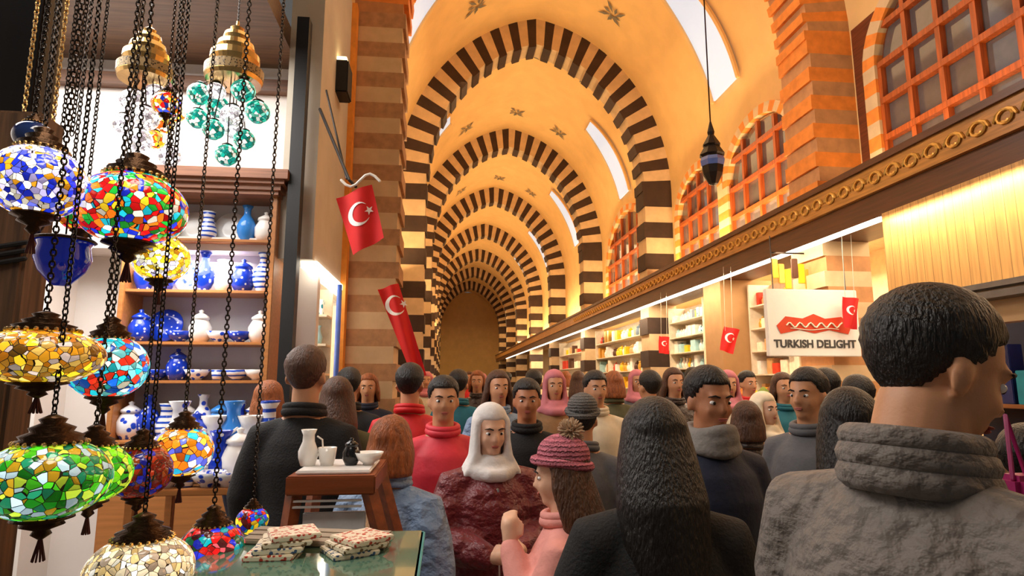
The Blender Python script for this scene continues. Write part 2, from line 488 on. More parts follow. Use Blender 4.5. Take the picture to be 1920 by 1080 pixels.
# gallery windows on the upper right wall
M_glass = mat('grey glazing', (92, 84, 84), .08, var=.1, metal=.0, coat=.4)
M_orw = wood('orange window wood', (186, 88, 34), 2, rough=.4)
def gallery_window(idx, y0, y1, z0, z1, nv, nh):
    bm = bmesh.new()
    # pane with arched head
    yc, hw = (y0 + y1) / 2, (y1 - y0) / 2
    pts = [(y0, z0), (y1, z0)] + [(yc + hw * math.cos(PI * k / 16), z1 + hw * .75 * math.sin(PI * k / 16)) for k in range(17)]
    fr = [bm.verts.new((XR - .03, p[0], p[1])) for p in pts]; bk = [bm.verts.new((XR, p[0], p[1])) for p in pts]
    bm.faces.new(fr); bm.faces.new(bk[::-1])
    for k in range(len(pts)): bm.faces.new((fr[k], fr[(k + 1) % len(pts)], bk[(k + 1) % len(pts)], bk[k]))
    w = struct(obj('window_%d' % idx, bm, M_glass))
    bm = bmesh.new()
    for k in range(nv + 1):
        y = y0 + (y1 - y0) * k / nv
        top = z1 + hw * .75 * math.sqrt(max(0, 1 - ((y - yc) / hw) ** 2))
        box(bm, XR - .09, XR - .03, y - .028, y + .028, z0, top)
    for k in range(nh + 1):
        z = z0 + (z1 + hw * .4 - z0) * k / nh
        box(bm, XR - .10, XR - .03, y0, y1, z - .03, z + .03)
    obj('window_frame', bm, M_orw, w)
    bm = bmesh.new()
    n = 22
    for k in range(n):
        a0, a1 = PI * k / n, PI * (k + 1) / n
        q = []
        for a in (a0, a1):
            for rr in (hw + .02, hw + .2):
                for x in (XR - .12, XR): q.append(bm.verts.new((x, yc + rr * math.cos(a), z1 + rr * .78 * math.sin(a))))
        for f in ((0, 1, 3, 2), (4, 6, 7, 5), (0, 4, 5, 1), (2, 3, 7, 6), (0, 2, 6, 4), (1, 5, 7, 3)):
            fc = bm.faces.new([q[j] for j in f]); fc.material_index = k % 2
    for s in (y0 - .2, y1 + .02):
        for k in range(8): box(bm, XR - .12, XR, s, s + .18, z0 + (z1 - z0) * k / 8, z0 + (z1 - z0) * (k + 1) / 8, k % 2)
    obj('window_arch', bm, [M_brick, M_light], w)
gallery_window(30, 3.6, 5.5, 3.7, 4.9, 5, 4)
gallery_window(31, 1.0, 3.2, 3.7, 4.9, 5, 4)
gallery_window(32, 7.1, 8.9, 3.7, 4.7, 4, 3)
gallery_window(33, 9.3, 11.0, 3.7, 4.7, 4, 3)
gallery_window(34, 13.0, 16.2, 3.7, 4.6, 5, 3)

# ------------------------------------------------------------------ flags
M_flag = mat('red flag cloth', (214, 24, 22), .75, var=.08, scale=5)
M_fw = mat('white flag print', (245, 240, 235), .7, var=0)
def star_pts(c, r, n=5, a0=0):
    return [(c[0] + (r if k % 2 == 0 else r * .4) * math.cos(a0 + PI * k / n), c[1] + (r if k % 2 == 0 else r * .4) * math.sin(a0 + PI * k / n)) for k in range(2 * n)]
def flag(label, corners, Y, wave=.03, twist=0., ems=1.0, thick=.003, yd=(0, 0, 0, 0), em_at=(.47, .42), em_r=.2):
    """corners TL,TR,BR,BL in pixels"""
    P = [at(c[0], c[1], Y + d) for c, d in zip(corners, yd)]
    o0 = (P[0] + P[1] + P[2] + P[3]) / 4
    def S(u, v, k=0.):
        p = P[0] * (1 - u) * (1 - v) + P[1] * u * (1 - v) + P[2] * u * v + P[3] * (1 - u) * v
        return p - o0 + Vector((0, wave * math.sin(u * 7 + v * 3 + twist) - k, 0))
    t = thing('flag', label, 'flag', o0)
    bm = bmesh.new(); n, m_ = 16, 20
    g = [[bm.verts.new(S(i / n, j / m_)) for i in range(n + 1)] for j in range(m_ + 1)]
    h = [[bm.verts.new(S(i / n, j / m_, -thick)) for i in range(n + 1)] for j in range(m_ + 1)]
    for j in range(m_):
        for i in range(n):
            bm.faces.new((g[j][i], g[j][i + 1], g[j + 1][i + 1], g[j + 1][i])); bm.faces.new((h[j][i], h[j + 1][i], h[j + 1][i + 1], h[j][i + 1]))
    obj('cloth', bm, M_flag, t, smooth=True)
    W = (P[1] - P[0]).length; H = (P[3] - P[0]).length
    def uv(x, y): return (em_at[0] + x * em_r * H / W * ems, em_at[1] + y * em_r * ems)
    bm = bmesh.new()
    out = []; inn = []
    for k in range(25):
        a = R(35) + (2 * PI - R(70)) * k / 24
        out.append(uv(math.cos(a), math.sin(a)))
        ai = R(52) + (2 * PI - R(104)) * k / 24
        inn.append(uv(.22 + .8 * math.cos(ai), .8 * math.sin(ai)))
    for k in range(24):
        q = [S(*out[k], .004), S(*out[k + 1], .004), S(*inn[k + 1], .004), S(*inn[k], .004)]
        bm.faces.new([bm.verts.new(x) for x in q])
    obj('crescent', bm, M_fw, t)
    bm = bmesh.new(); sp = star_pts((.95, 0), .42, 5, PI)
    c = bm.verts.new(S(*uv(.95, 0), .004)); vs = [bm.verts.new(S(*uv(*p), .004)) for p in sp]
    for k in range(10): bm.faces.new((c, vs[k], vs[(k + 1) % 10]))
    obj('star', bm, M_fw, t)
    return t
flag('large red Turkish flag with crescent, tilted on a pole high on the left', [(630, 372), (697, 345), (720, 446), (662, 478)], 4.3, .02)
flag('long narrow red Turkish banner hanging left of the hall centre', [(708, 543), (747, 531), (800, 704), (772, 704)], 5.5, .03, em_at=(.5, .22), em_r=.11)
f3 = flag('small red Turkish flag beside the tan pier on the right', [(1358, 612), (1388, 618), (1374, 664), (1350, 656)], 7.6, .02)
f4 = flag('small pinkish red flag hung right of the white sign', [(1580, 556), (1612, 560), (1606, 618), (1584, 614)], 5.7, .02, em_r=.15)
f5 = flag('tiny red flag far along the hall in front of the stacked goods', [(1236, 630), (1256, 632), (1254, 664), (1236, 662)], 10., .03, em_r=.15)
for f, hz_ in ((f3, .12), (f4, .16), (f5, .14)):
    bm = bmesh.new(); zt_ = 3.14 - f.location.z
    for sx in (-.05, .05): tube(bm, [(sx, 0, hz_), (sx + .02, 0, zt_)], .003, 5)
    obj('cord', bm, mat('flag cord', (200, 190, 170), .8), f)
# flag pole with scroll bracket
a = at(655, 338, 4.3); b = at(722, 348, 4.3); top = at(600, 205, 4.45)
t = thing('flag_pole', 'dark metal pole with white scroll bracket above the large flag', 'pole', tuple(a))
bm = bmesh.new(); tube(bm, [top - a, a - a, at(667, 350, 4.31) - a], .012, 8); tube(bm, [at(612, 170, 4.5) - a, at(650, 335, 4.35) - a], .008, 8); obj('pole', bm, mat('dark pole metal', (44, 38, 34), .4, metal=.6), t)
bm = bmesh.new(); tube(bm, [at(640 + 9 * k, 338 + 12 * math.sin(k * .8), 4.28) - a for k in range(9)], .010, 8); obj('bracket', bm, mat('white bracket enamel', (232, 226, 214), .4), t)

# ------------------------------------------------------------------ sign
SY = 5.9
p0 = at(1440, 668, SY); p1 = at(1602, 545, SY)
t = thing('shop_sign', 'white hanging shop sign reading TURKISH DELIGHT under a red ornate emblem', 'sign', ((p0.x + p1.x) / 2, SY, p0.z))
w = (p1.x - p0.x) / 2; h = p1.z - p0.z
obj('panel', bbox(-w, w, -.03, .03, 0, h, .006), mat('white sign panel', (244, 240, 232), .5, var=.02), t)
cv = bpy.data.curves.new('letters', 'FONT'); cv.body = 'TURKISH DELIGHT'; cv.size = .105; cv.extrude = .003; cv.align_x = 'CENTER'
cv.offset = .0025
to = bpy.data.objects.new('letters', cv); COL.objects.link(to)
bpy.context.view_layer.update()
me = bpy.data.meshes.new_from_object(to.evaluated_get(bpy.context.evaluated_depsgraph_get()))
bpy.data.objects.remove(to)
lo = link('lettering', me, mat('dark sign lettering', (66, 62, 60), .6, var=0), t)
lo.rotation_euler = (PI / 2, 0, 0); lo.location = (0, -.034, h * .13)
wid = max(v.co.x for v in me.vertices) - min(v.co.x for v in me.vertices)
s = 1.78 * w / wid
lo.scale = (s, s * 1.05, 1)
bm = bmesh.new()
rib = [(-.40, .42), (-.30, .56), (-.12, .53), (0, .60), (.12, .53), (.30, .56), (.40, .42), (.36, .30), (.16, .36), (0, .31), (-.16, .36), (-.36, .30)]
vs = [bm.verts.new((x * 2 * w * 1.02, -.036, h * (y + .03))) for x, y in rib]; c = bm.verts.new((0, -.036, h * .47))
for k in range(12): bm.faces.new((c, vs[k], vs[(k + 1) % 12]))
obj('emblem', bm, mat('red orange emblem', (216, 66, 26), .5, var=.05), t)
bm = bmesh.new()
tube(bm, [((-.30 + .02 * k) * 2 * w, -.042, h * (.46 + .035 * math.sin(k * 1.1))) for k in range(31)], .008, 5)
tube(bm, [((-.26 + .02 * k) * 2 * w, -.042, h * (.40 + .012 * math.cos(k * .3))) for k in range(27)], .004, 5)
obj('emblem_strokes', bm, mat('cream emblem strokes', (240, 226, 200), .5, var=0), t)
bm = bmesh.new()
for x in (-w * .8, w * .8): tube(bm, [(x, 0, h), (x, 0, 3.14 - p0.z)], .006, 6)
obj('hanger', bm, mat('sign hanger steel', (90, 88, 86), .4, metal=.7), t)

# ------------------------------------------------------------------ lamps
M_bronze = mat('aged bronze', (64, 44, 28), .35, metal=.9, var=.3, scale=30, bump=.3, bscale=80)
M_brass = mat('polished brass tiers', (214, 176, 110), .25, metal=.9, var=.15)
M_chain = mat('blackened chain', (40, 32, 26), .35, metal=.85)
def chain_bm(L, r=.0062, tk=.0017):
    bm = bmesh.new(); z = 0; k = 0; n = 8
    while z < L:
        ring = []
        for i in range(n):
            a = 2 * PI * i / n; cx, cz = r * .7 * math.cos(a), r * 1.15 * math.sin(a)
            sec = []
            for j in range(4):
                b_ = 2 * PI * j / 4; rr = tk * math.cos(b_); q = tk * math.sin(b_)
                v = (cx + rr * math.cos(a), q, cz + rr * math.sin(a))
                if k % 2: v = (v[1], v[0], v[2])
                sec.append(bm.verts.new((v[0], v[1], v[2] + z)))
            ring.append(sec)
        for i in range(n):
            for j in range(4): bm.faces.new((ring[i][j], ring[(i + 1) % n][j], ring[(i + 1) % n][(j + 1) % 4], ring[i][(j + 1) % 4]))
        z += r * 1.75; k += 1
    return bm
def mosaic_lamp(label, px, py, r_px, Y, m, sq=.85, top=3.02, tassel=True, elong=1.):
    c = at(px, py, Y); r = r_px * mpp(Y)
    t = thing('mosaic_lamp', label, 'lamp', tuple(c), rz=px * .37, group='hanging mosaic lamps')
    h = r * sq
    prof = [(r * .38, -h * .95)] + [(r * elong * math.cos(R(a)) ** .9, h * math.sin(R(a))) for a in range(-66, 67, 6)] + [(r * .38, h * .95)]
    g = obj('globe', lathe([(0, -h * .95)] + prof + [(0, h * .95)], 36), m, t, smooth=True)
    cap = [(0, h * .9), (r * .50, h * .88), (r * .55, h * .96), (r * .46, h * 1.02), (r * .5, h * 1.10), (r * .32, h * 1.2), (r * .36, h * 1.3), (r * .18, h * 1.42), (r * .22, h * 1.52), (r * .08, h * 1.62), (0, h * 1.66)]
    co = obj('cap', lathe(cap, 28), M_bronze, t, smooth=True)
    bm = bmesh.new()
    for k in range(24):
        a = 2 * PI * k / 24
        ell(bm, (r * .55 * math.cos(a), r * .55 * math.sin(a), h * .92), (r * .045,) * 3, u=6, v=4)
    obj('beading', bm, M_brass, co)
    fin = [(0, -h * .9), (r * .45, -h * .9), (r * .48, -h * .98), (r * .3, -h * 1.06), (r * .34, -h * 1.14), (r * .12, -h * 1.26), (r * .16, -h * 1.36), (r * .03, -h * 1.5), (0, -h * 1.55)]
    obj('finial', lathe(fin, 24), M_bronze, t, smooth=True)
    if tassel:
        bm = bmesh.new()
        for k in range(10):
            a = 2 * PI * k / 10; tube(bm, [(r * .02 * math.cos(a), r * .02 * math.sin(a), -h * 1.5), (r * .09 * math.cos(a), r * .09 * math.sin(a), -h * 2.0)], .0018, 4)
        obj('tassel', bm, mat('dark tassel thread', (70, 20, 16), .8), t)
    L = top - c.z - h * 1.6
    co = obj('chain', chain_bm(L), M_chain, t); co.location = (0, 0, h * 1.62)
    return t
bl, yl, rd, og, tq, wh, gr, am = (30, 50, 210), (250, 210, 40), (210, 20, 20), (240, 110, 20), (30, 190, 210), (250, 244, 225), (30, 160, 50), (220, 150, 30)
mosaic_lamp('round white and royal blue mosaic lamp at the far left, topmost there', 72, 342, 76, 1.30, mosaic('mosaic white blue', [wh, bl, (190, 180, 235), wh, am, (90, 100, 230)], 62, 1.3))
mosaic_lamp('large multicoloured lamp of red, yellow and turquoise mosaic in front of the cabinet', 248, 393, 92, 1.42, mosaic('mosaic rainbow', [rd, yl, tq, og, bl, wh, rd, gr], 46, 1.3), sq=.72)
mosaic_lamp('small lamp of red and orange mosaic between the blue-white and the rainbow lamp', 160, 398, 44, 1.55, mosaic('mosaic red orange', [rd, og, (240, 60, 90), am, gr], 60, .9))
mosaic_lamp('pale yellow mosaic lamp hanging just below the rainbow one', 302, 486, 48, 1.50, mosaic('mosaic pale yellow', [(255, 240, 170), yl, wh, am, yl, (200, 190, 230)], 70, 2.0))
mosaic_lamp('wide amber and gold diamond mosaic lamp at the left edge', 78, 668, 96, 1.18, mosaic('mosaic amber', [am, (200, 120, 20), yl, (120, 80, 20), (235, 190, 90), (190, 170, 160)], 52, 1.0), sq=.5)
mosaic_lamp('turquoise, white and red mosaic lamp partly behind the wide amber one', 202, 688, 64, 1.42, mosaic('mosaic turquoise red', [tq, wh, (20, 90, 200), (230, 50, 30), (120, 220, 230), tq], 46, 1.3))
mosaic_lamp('large bright green, blue and gold mosaic lamp at the left edge low down', 88, 898, 96, 1.12, mosaic('mosaic green', [(70, 190, 30), (30, 130, 90), (190, 220, 60), (190, 150, 30), (180, 210, 220), (20, 110, 20)], 50, 1.0), sq=.68)
mosaic_lamp('lime and emerald mosaic lamp touching the big green one on its right', 172, 886, 62, 1.3, mosaic('mosaic lime', [(120, 220, 20), (60, 190, 30), (200, 230, 60), (20, 120, 20)], 48, 1.0), sq=.8)
mosaic_lamp('dark red mosaic lamp with blue spots right of the green pair', 262, 884, 52, 1.45, mosaic('mosaic dark red', [(110, 24, 12), (150, 40, 16), (30, 30, 150), (90, 20, 14), (140, 60, 20)], 52, .5))
mosaic_lamp('round lamp split between blue-white and orange mosaic in the low middle left', 342, 846, 50, 1.6, mosaic('mosaic orange blue', [(245, 150, 30), (90, 100, 220), og, wh, (40, 190, 230), (250, 180, 60)], 44, 1.4))
mosaic_lamp('red, turquoise and blue mosaic lamp near the bottom beside the tiles', 396, 1032, 54, 1.5, mosaic('mosaic red turquoise', [(200, 20, 20), (10, 150, 160), (30, 40, 190), (60, 20, 20), (240, 80, 90), (20, 80, 50)], 48, .9))
mosaic_lamp('smallest dark lamp of red, yellow and turquoise mosaic above the tiles', 473, 976, 27, 1.7, mosaic('mosaic small dark', [rd, yl, (20, 120, 130), (80, 20, 16), bl], 60, .8))
mosaic_lamp('cream crystal mosaic lamp cut by the bottom edge of the picture', 262, 1072, 84, 1.25, mosaic('mosaic cream', [(250, 235, 200), (230, 205, 160), (160, 140, 120), (255, 250, 240), (210, 180, 120)], 60, .9), sq=.7)
mosaic_lamp('yellow and red mosaic lamp high up beside the first brass chandelier', 312, 196, 26, 2.3, mosaic('mosaic high yellow', [yl, rd, og, wh, (40, 60, 180)], 50, 1.8), top=4.2)
mosaic_lamp('dark glass lamp with a ribbed chrome cap hanging above the blue-white lamp', 62, 256, 32, 1.5, mat('smoky blue glass', (24, 44, 90), .05, coat=.6), top=3.02, tassel=False)

# cobalt glass cup lamp
c = at(118, 486, 1.4); r = 44 * mpp(1.4)
t = thing('glass_lamp', 'dark cobalt blue glass bowl lamp under the red and orange lamp', 'lamp', tuple(c))
obj('bowl', lathe([(0, -r * 1.1), (r * .3, -r * 1.08), (r * .8, -r * .5), (r, 0), (r * .9, r * .5), (r * 1.05, r * .8), (r * 1.0, r * .8), (r * .84, r * .45), (r * .9, 0), (0, -r * .9)], 28), mat('cobalt glass', (16, 34, 150), .05, emit=.25, coat=.5), t, smooth=True)
obj('collar', lathe([(r * 1.02, r * .7), (r * 1.12, r * .76), (r * 1.02, r * .84), (r * .98, r * .78), (r * 1.02, r * .7)], 28), M_bronze, t, smooth=True)
bm = bmesh.new()
for k in range(3):
    a = 2 * PI * k / 3; tube(bm, [(r * math.cos(a), r * math.sin(a), r * .8), (0, 0, r * 3)], .002, 5)
obj('hanger_wire', bm, M_chain, t)
o = obj('chain', chain_bm(3.02 - c.z - r * 3), M_chain, t); o.location = (0, 0, r * 3)

# rail the near lamps hang from
t = thing('lamp_rail', 'dark metal rail over the stall that the near mosaic lamps hang from', 'rail', (-.9, 1.35, 3.03))
bm = bmesh.new()
for y in (-.23, -.17, -.05, .0, .07, .15, .25, .35): tube(bm, [(-1.3, y, 0), (.45, y, 0)], .010, 6)
tube(bm, [(-.28, -.25, 0), (-.28, .4, 0)], .014, 8); tube(bm, [(-1.28, -.25, 0), (-1.28, .4, 0)], .014, 8)
obj('bars', bm, M_chain, t)
for y, nm in ((1.73, 'back'), (1.12, 'front')):
    bm = bmesh.new(); tube(bm, [(0, 0, 0), (0, 0, 3.0)], .02, 8)
    tag(obj('stall_upright', bm, M_chain, None, loc=(-2.2, y, 0)), 'dark metal upright at the %s end of the lamp rail' % nm, 'post')

# brass tiered chandeliers
def chandelier(label, px, ptop, pbot, Y, spots, glob, crown_w):
    a = at(px, ptop, Y); b = at(px, pbot, Y); H = a.z - b.z; w = crown_w * mpp(Y)
    t = thing('chandelier', label, 'chandelier', tuple(b))
    prof = [(0, 0), (w * .95, 0), (w, .06 * H), (w * .98, .22 * H), (w * .8, .26 * H), (w * .86, .34 * H), (w * .84, .44 * H), (w * .6, .48 * H), (w * .66, .54 * H), (w * .62, .62 * H), (w * .42, .66 * H), (w * .46, .72 * H), (w * .42, .78 * H), (w * .2, .82 * H), (w * .24, .88 * H), (w * .06, .94 * H), (w * .05, H), (0, H)]
    obj('crown', lathe(prof, 32), M_brass, t, smooth=False)
    obj('grille', lathe([(w * 1.01, .07 * H), (w * 1.02, .21 * H), (w * .99, .21 * H), (w * .98, .07 * H), (w * 1.01, .07 * H)], 32), pattern('pierced brass band', (70, 54, 34), (190, 160, 110), 90, .4, .35), t)
    o = obj('chain', chain_bm(4.2 - a.z), M_chain, t); o.location = (0, 0, H)
    for k, (gx, gy, gr_, gm) in enumerate(spots):
        c = at(gx, gy, Y + .06 * math.sin(k * 2.1)) - b; r = gr_ * mpp(Y)
        g = obj('globe', lathe([(0, -r * .9), (r * .4, -r * .88)] + [(r * math.cos(R(q)), r * .9 * math.sin(R(q))) for q in range(-60, 61, 12)] + [(r * .4, r * .88), (0, r * .9)], 20), glob[gm], t, smooth=True, loc=c)
        bm = lathe([(0, r * 1.15), (r * .42, r * .84), (r * .46, r * .94), (r * .2, r * 1.1), (0, r * 1.15)][::-1], 12)
        obj('cap', bm, M_bronze, g)
        bm = bmesh.new(); tube(bm, [c + Vector((0, 0, r)), Vector((c.x * .5, c.y, .0)) + Vector((0, 0, .01))], .003, 5); obj('arm', bm, M_bronze, t)
    return t
G = {'t': mosaic('mosaic turquoise', [(20, 190, 160), (10, 120, 110), (120, 240, 210), (235, 245, 235), (20, 160, 140)], 40, 1.1),
     'w': mosaic('mosaic white', [(250, 246, 240), (225, 220, 228), (255, 250, 245), (190, 180, 190)], 45, 1.6),
     'y': mosaic('mosaic yellow white', [(250, 200, 40), (255, 245, 220), (220, 90, 20), (250, 230, 120)], 40, 1.5)}
chandelier('second brass tiered chandelier with a cluster of turquoise and white globes', 438, 40, 156, 3.2,
           [(374, 176, 22, 't'), (408, 200, 22, 't'), (456, 170, 22, 't'), (483, 210, 23, 't'), (370, 222, 20, 't'), (400, 243, 20, 't'), (436, 218, 23, 'w'), (458, 262, 20, 't'), (425, 291, 21, 't'), (405, 172, 18, 'w'), (440, 245, 18, 'w')], G, 52)
chandelier('first brass tiered chandelier with white and yellow globes nearer the dark corner', 272, 44, 152, 3.0,
           [(250, 190, 24, 'w'), (292, 176, 20, 'w'), (272, 222, 24, 'w'), (232, 232, 20, 'w'), (306, 232, 20, 'y'), (262, 262, 22, 'w'), (290, 262, 18, 'y'), (330, 214, 16, 'y'), (318, 292, 20, 'w')], G, 48)

# hanging strands of chain against the dark corner post
for k in range(6):
    c = at(40 + 19 * k, 250, 1.75 + .05 * (k % 3))
    o = obj('chain_strand', chain_bm(3.0 - c.z, .008, .0021), M_chain if k % 3 else M_brass); o.location = c
    tag(o, 'dark chain strand hanging at the left corner, %s from the left' % ORD[k], 'chain', 'chain strands in the dark corner')
# dark corner post and rough wooden post
c = at(-20, 300, 2.1)
t = thing('corner_post', 'nearly black wide post in the upper left corner', 'post', (c.x - .05, 2.15, 0))
obj('shaft', bbox(-.25, .17, -.06, .06, 0, 3.9, .01), wood('charred post', (24, 16, 12), 2), t)
c = at(20, 600, 1.62)
t = thing('wooden_post', 'rough brown wooden post at the left edge behind the mosaic lamps', 'post', (c.x, 1.62, 0))
obj('shaft', bbox(-.08, .045, -.05, .05, 0, 2.32, .008), wood('rough brown wood', (112, 78, 50), 2, scale=5, dark=.35, rough=.8), t)
bm = bmesh.new()
for z in (1.93, 1.95, 1.97): tube(bm, [(-.085, -.055, z - .02), (.0, -.06, z), (.05, -.055, z + .012)], .006, 6)
obj('rope', bm, mat('black rope', (20, 18, 18), .8), t)

# dark spot box and white strip windows up on the left wall
c = at(622, 150, 5.3)
t = thing('spotlight_box', 'dark box with a bright glowing top edge fixed high on the left wall', 'lamp', tuple(c))
obj('housing', bbox(-.16, .16, -.12, .12, -.16, .14, .01), mat('black housing', (14, 12, 12), .6), t)
obj('glow_strip', bbox(-.14, .14, -.1, .1, .15, .18, .005), mat('warm glow strip', (255, 232, 170), .4, var=0, emit=6), t)
bm = bmesh.new(); tube(bm, [(0, .05, .1), (-.05, .3, .35)], .015, 8); obj('bracket', bm, M_chain, t)
# hanging dark lantern on the right
c = at(1336, 310, 7.5)
t = thing('lantern', 'dark tapering metal lantern hanging high in front of the right arch leg', 'lamp', tuple(c))
obj('body', lathe([(0, -.28), (.06, -.26), (.13, -.12), (.16, .05), (.14, .12), (.17, .14), (.10, .26), (.12, .28), (.04, .42), (.05, .46), (.01, .62), (0, .62)], 8), mat('dark lantern metal', (34, 28, 26), .4, metal=.7), t)
obj('glass', lathe([(.152, -.02), (.166, .05), (.150, .10), (.14, .1), (.15, .05), (.14, -.02), (.152, -.02)], 8), mat('blue lantern glass', (70, 90, 150), .1), t)
bm = bmesh.new(); tube(bm, [(0, 0, .6), (0, 0, 4.6)], .01, 6); obj('rod', bm, M_chain, t)

# ------------------------------------------------------------------ ceramics cabinet
CY = 4.55
M_cab = wood('orange oak', (188, 122, 66), 0, rough=.4, dark=.75)
M_cabb = mat('pale cabinet back', (202, 196, 196), .7, var=.03)
xa, xb = at(235, 500, CY).x, at(510, 500, CY).x
zt = at(400, 366, CY).z; zz = [at(400, y, CY).z for y in (448, 544, 641, 713)]
t = thing('display_cabinet', 'orange oak display cabinet of blue and white ceramics behind the lamps', 'cabinet', ((xa + xb) / 2, CY, 0))
hx = (xb - xa) / 2
obj('back_panel', bbox(-hx, hx, .26, .30, 0, zt + .1, 0), M_cabb, t)
for s in (-1, 1): obj('side_panel', bbox(s * hx - .018, s * hx + .018, -.02, .28, 0, zt + .1), M_cab, t)
bm = bmesh.new()
for k, (d, z0, z1) in enumerate(((.03, .0, .03), (.05, .03, .07), (.08, .07, .10), (.11, .10, .17))): box(bm, -hx - d, hx + d, -.03 - d, .3, zt + z0, zt + z1)
obj('cornice', bm, wood('rosy cornice wood', (168, 112, 80), 0), t)
for z in zz: obj('shelf_board', bbox(-hx, hx, -.01, .27, z - .022, z, .003), M_cab, t)
obj('base_cupboard', bbox(-hx, hx, -.04, .27, 0, .95), M_cab, t)
obj('shelf_board', bbox(-hx, hx, -.04, .27, 1.23, 1.25, .003), M_cab, t)

M_c1 = pattern('blue flowers on white glaze', (30, 70, 200), (240, 240, 245), 22, .15, .33)
M_c2 = pattern('white specks on cobalt glaze', (235, 240, 250), (24, 60, 190), 26, .15, .22)
M_c3 = mat('plain white glaze', (240, 236, 230), .15, var=.02)
M_c4 = mat('sky blue glaze', (60, 140, 225), .15, var=.1)
M_c5 = pattern('blue bands on white glaze', (40, 80, 190), (238, 238, 240), 9, .15, .35, 'wave')
M_c6 = pattern('teal flowers on white glaze', (20, 130, 150), (232, 240, 235), 24, .15, .36)
M_black = mat('black glaze', (14, 14, 16), .2)
def prof_mesh(name, prof, seg=24):
    bm = lathe(prof, seg); me = bpy.data.meshes.new(name); bmesh.ops.recalc_face_normals(bm, faces=bm.faces); bm.to_mesh(me); bm.free()
    for p in me.polygons: p.use_smooth = True
    me.materials.append(None)
    return me
SHAPES = {
 'vase': [(0, 0), (.035, 0), (.04, .01), (.065, .07), (.07, .12), (.05, .17), (.025, .21), (.024, .25), (.04, .28), (.035, .28), (.02, .25), (.018, .2), (0, .19)],
 'jar': [(0, 0), (.05, 0), (.075, .05), (.078, .11), (.055, .155), (.05, .165), (.06, .17), (.058, .185), (.03, .205), (.012, .215), (.018, .23), (0, .24)],
 'bowl': [(0, 0), (.035, 0), (.036, .012), (.07, .035), (.095, .08), (.091, .08), (.066, .04), (0, .022)],
 'pitcher': [(0, 0), (.045, 0), (.06, .05), (.062, .09), (.038, .15), (.036, .19), (.05, .225), (.045, .225), (.032, .19), (.03, .15), (0, .13)],
 'cup': [(0, 0), (.028, 0), (.036, .03), (.042, .08), (.038, .08), (.032, .03), (0, .02)],
 'platter': [(0, 0), (.05, 0), (.06, .006), (.13, .022), (.128, .028), (.058, .012), (0, .010)]}
SM = {k: prof_mesh(k, v) for k, v in SHAPES.items()}
bm = bmesh.new(); tube(bm, [(.055, 0, .18), (.085, 0, .16), (.09, 0, .11), (.06, 0, .06)], .006, 6)
HANDLE = bpy.data.meshes.new('handle'); bm.to_mesh(HANDLE); bm.free(); HANDLE.materials.append(None)
def ware(kind, m, loc, s=1., rz=0., label='', group=None, tilt=0., cat=None, name=None):
    o = bpy.data.objects.new(name or {'jar': 'lidded_jar', 'platter': 'ceramic_plate'}.get(kind, kind), SM[kind]); COL.objects.link(o)
    o.material_slots[0].link = 'OBJECT'; o.material_slots[0].material = m
    o.location = loc; o.scale = (s, s, s); o.rotation_euler = (tilt, 0, rz)
    tag(o, label, cat or {'platter': 'plate', 'pitcher': 'jug'}.get(kind, kind), group)
    if kind == 'pitcher':
        h = bpy.data.objects.new('handle', HANDLE); COL.objects.link(h); h.parent = o
        h.material_slots[0].link = 'OBJECT'; h.material_slots[0].material = m
    return o
random.seed(11)
rows = [
 ('top', zz[0], ['platter', 'vase', 'platter', 'pitcher', 'platter', 'vase', 'jar'], 1.0),
 ('second', zz[1], ['vase', 'pitcher', 'platter', 'vase', 'pitcher', 'jar', 'vase'], 1.05),
 ('third', zz[2], ['jar', 'platter', 'bowl', 'jar', 'bowl', 'bowl', 'jar'], 1.0),
 ('lowest', zz[3], ['bowl', 'bowl', 'jar', 'bowl', 'cup', 'bowl', 'bowl'], .95)]
desc = {M_c1.name: 'white {} with blue flowers', M_c2.name: 'cobalt {} with white specks', M_c3.name: 'plain white {}', M_c4.name: 'sky blue {}', M_c5.name: 'white {} with blue bands'}
for rn, z, kinds, s in rows:
    for k, kd in enumerate(kinds):
        m = random.choice([M_c1, M_c2, M_c1, M_c5, M_c4, M_c2, M_c3])
        x = xa + .09 + (xb - xa - .18) * k / 6
        nm = {'platter': 'plate', 'pitcher': 'jug', 'jar': 'lidded jar'}.get(kd, kd)
        lb = desc[m.name].format(nm) + ', %s from the left on the %s cabinet shelf' % (ORD[k], rn)
        if kd == 'platter': ware(kd, m, (x, CY + .2, z + .125), .95, 0, lb, 'ceramics on the cabinet shelves', tilt=R(78))
        else: ware(kd, m, (x, CY + .1, z), s, random.random() * 3, lb, 'ceramics on the cabinet shelves')
random.seed(5)
for k in range(8):
    m = [M_c1, M_c2, M_c5, M_c3, M_c1, M_c4, M_c2, M_c5][k]
    ware(['jar', 'vase', 'pitcher', 'jar', 'vase', 'jar', 'pitcher', 'jar'][k], m, (xa + .08 + (xb - xa - .16) * k / 7, CY + .1, 1.25), 1.1, k, '%s large ceramic from the left on the cabinet ledge below the lowest shelf' % ORD[k], 'large ceramics on the cabinet ledge')

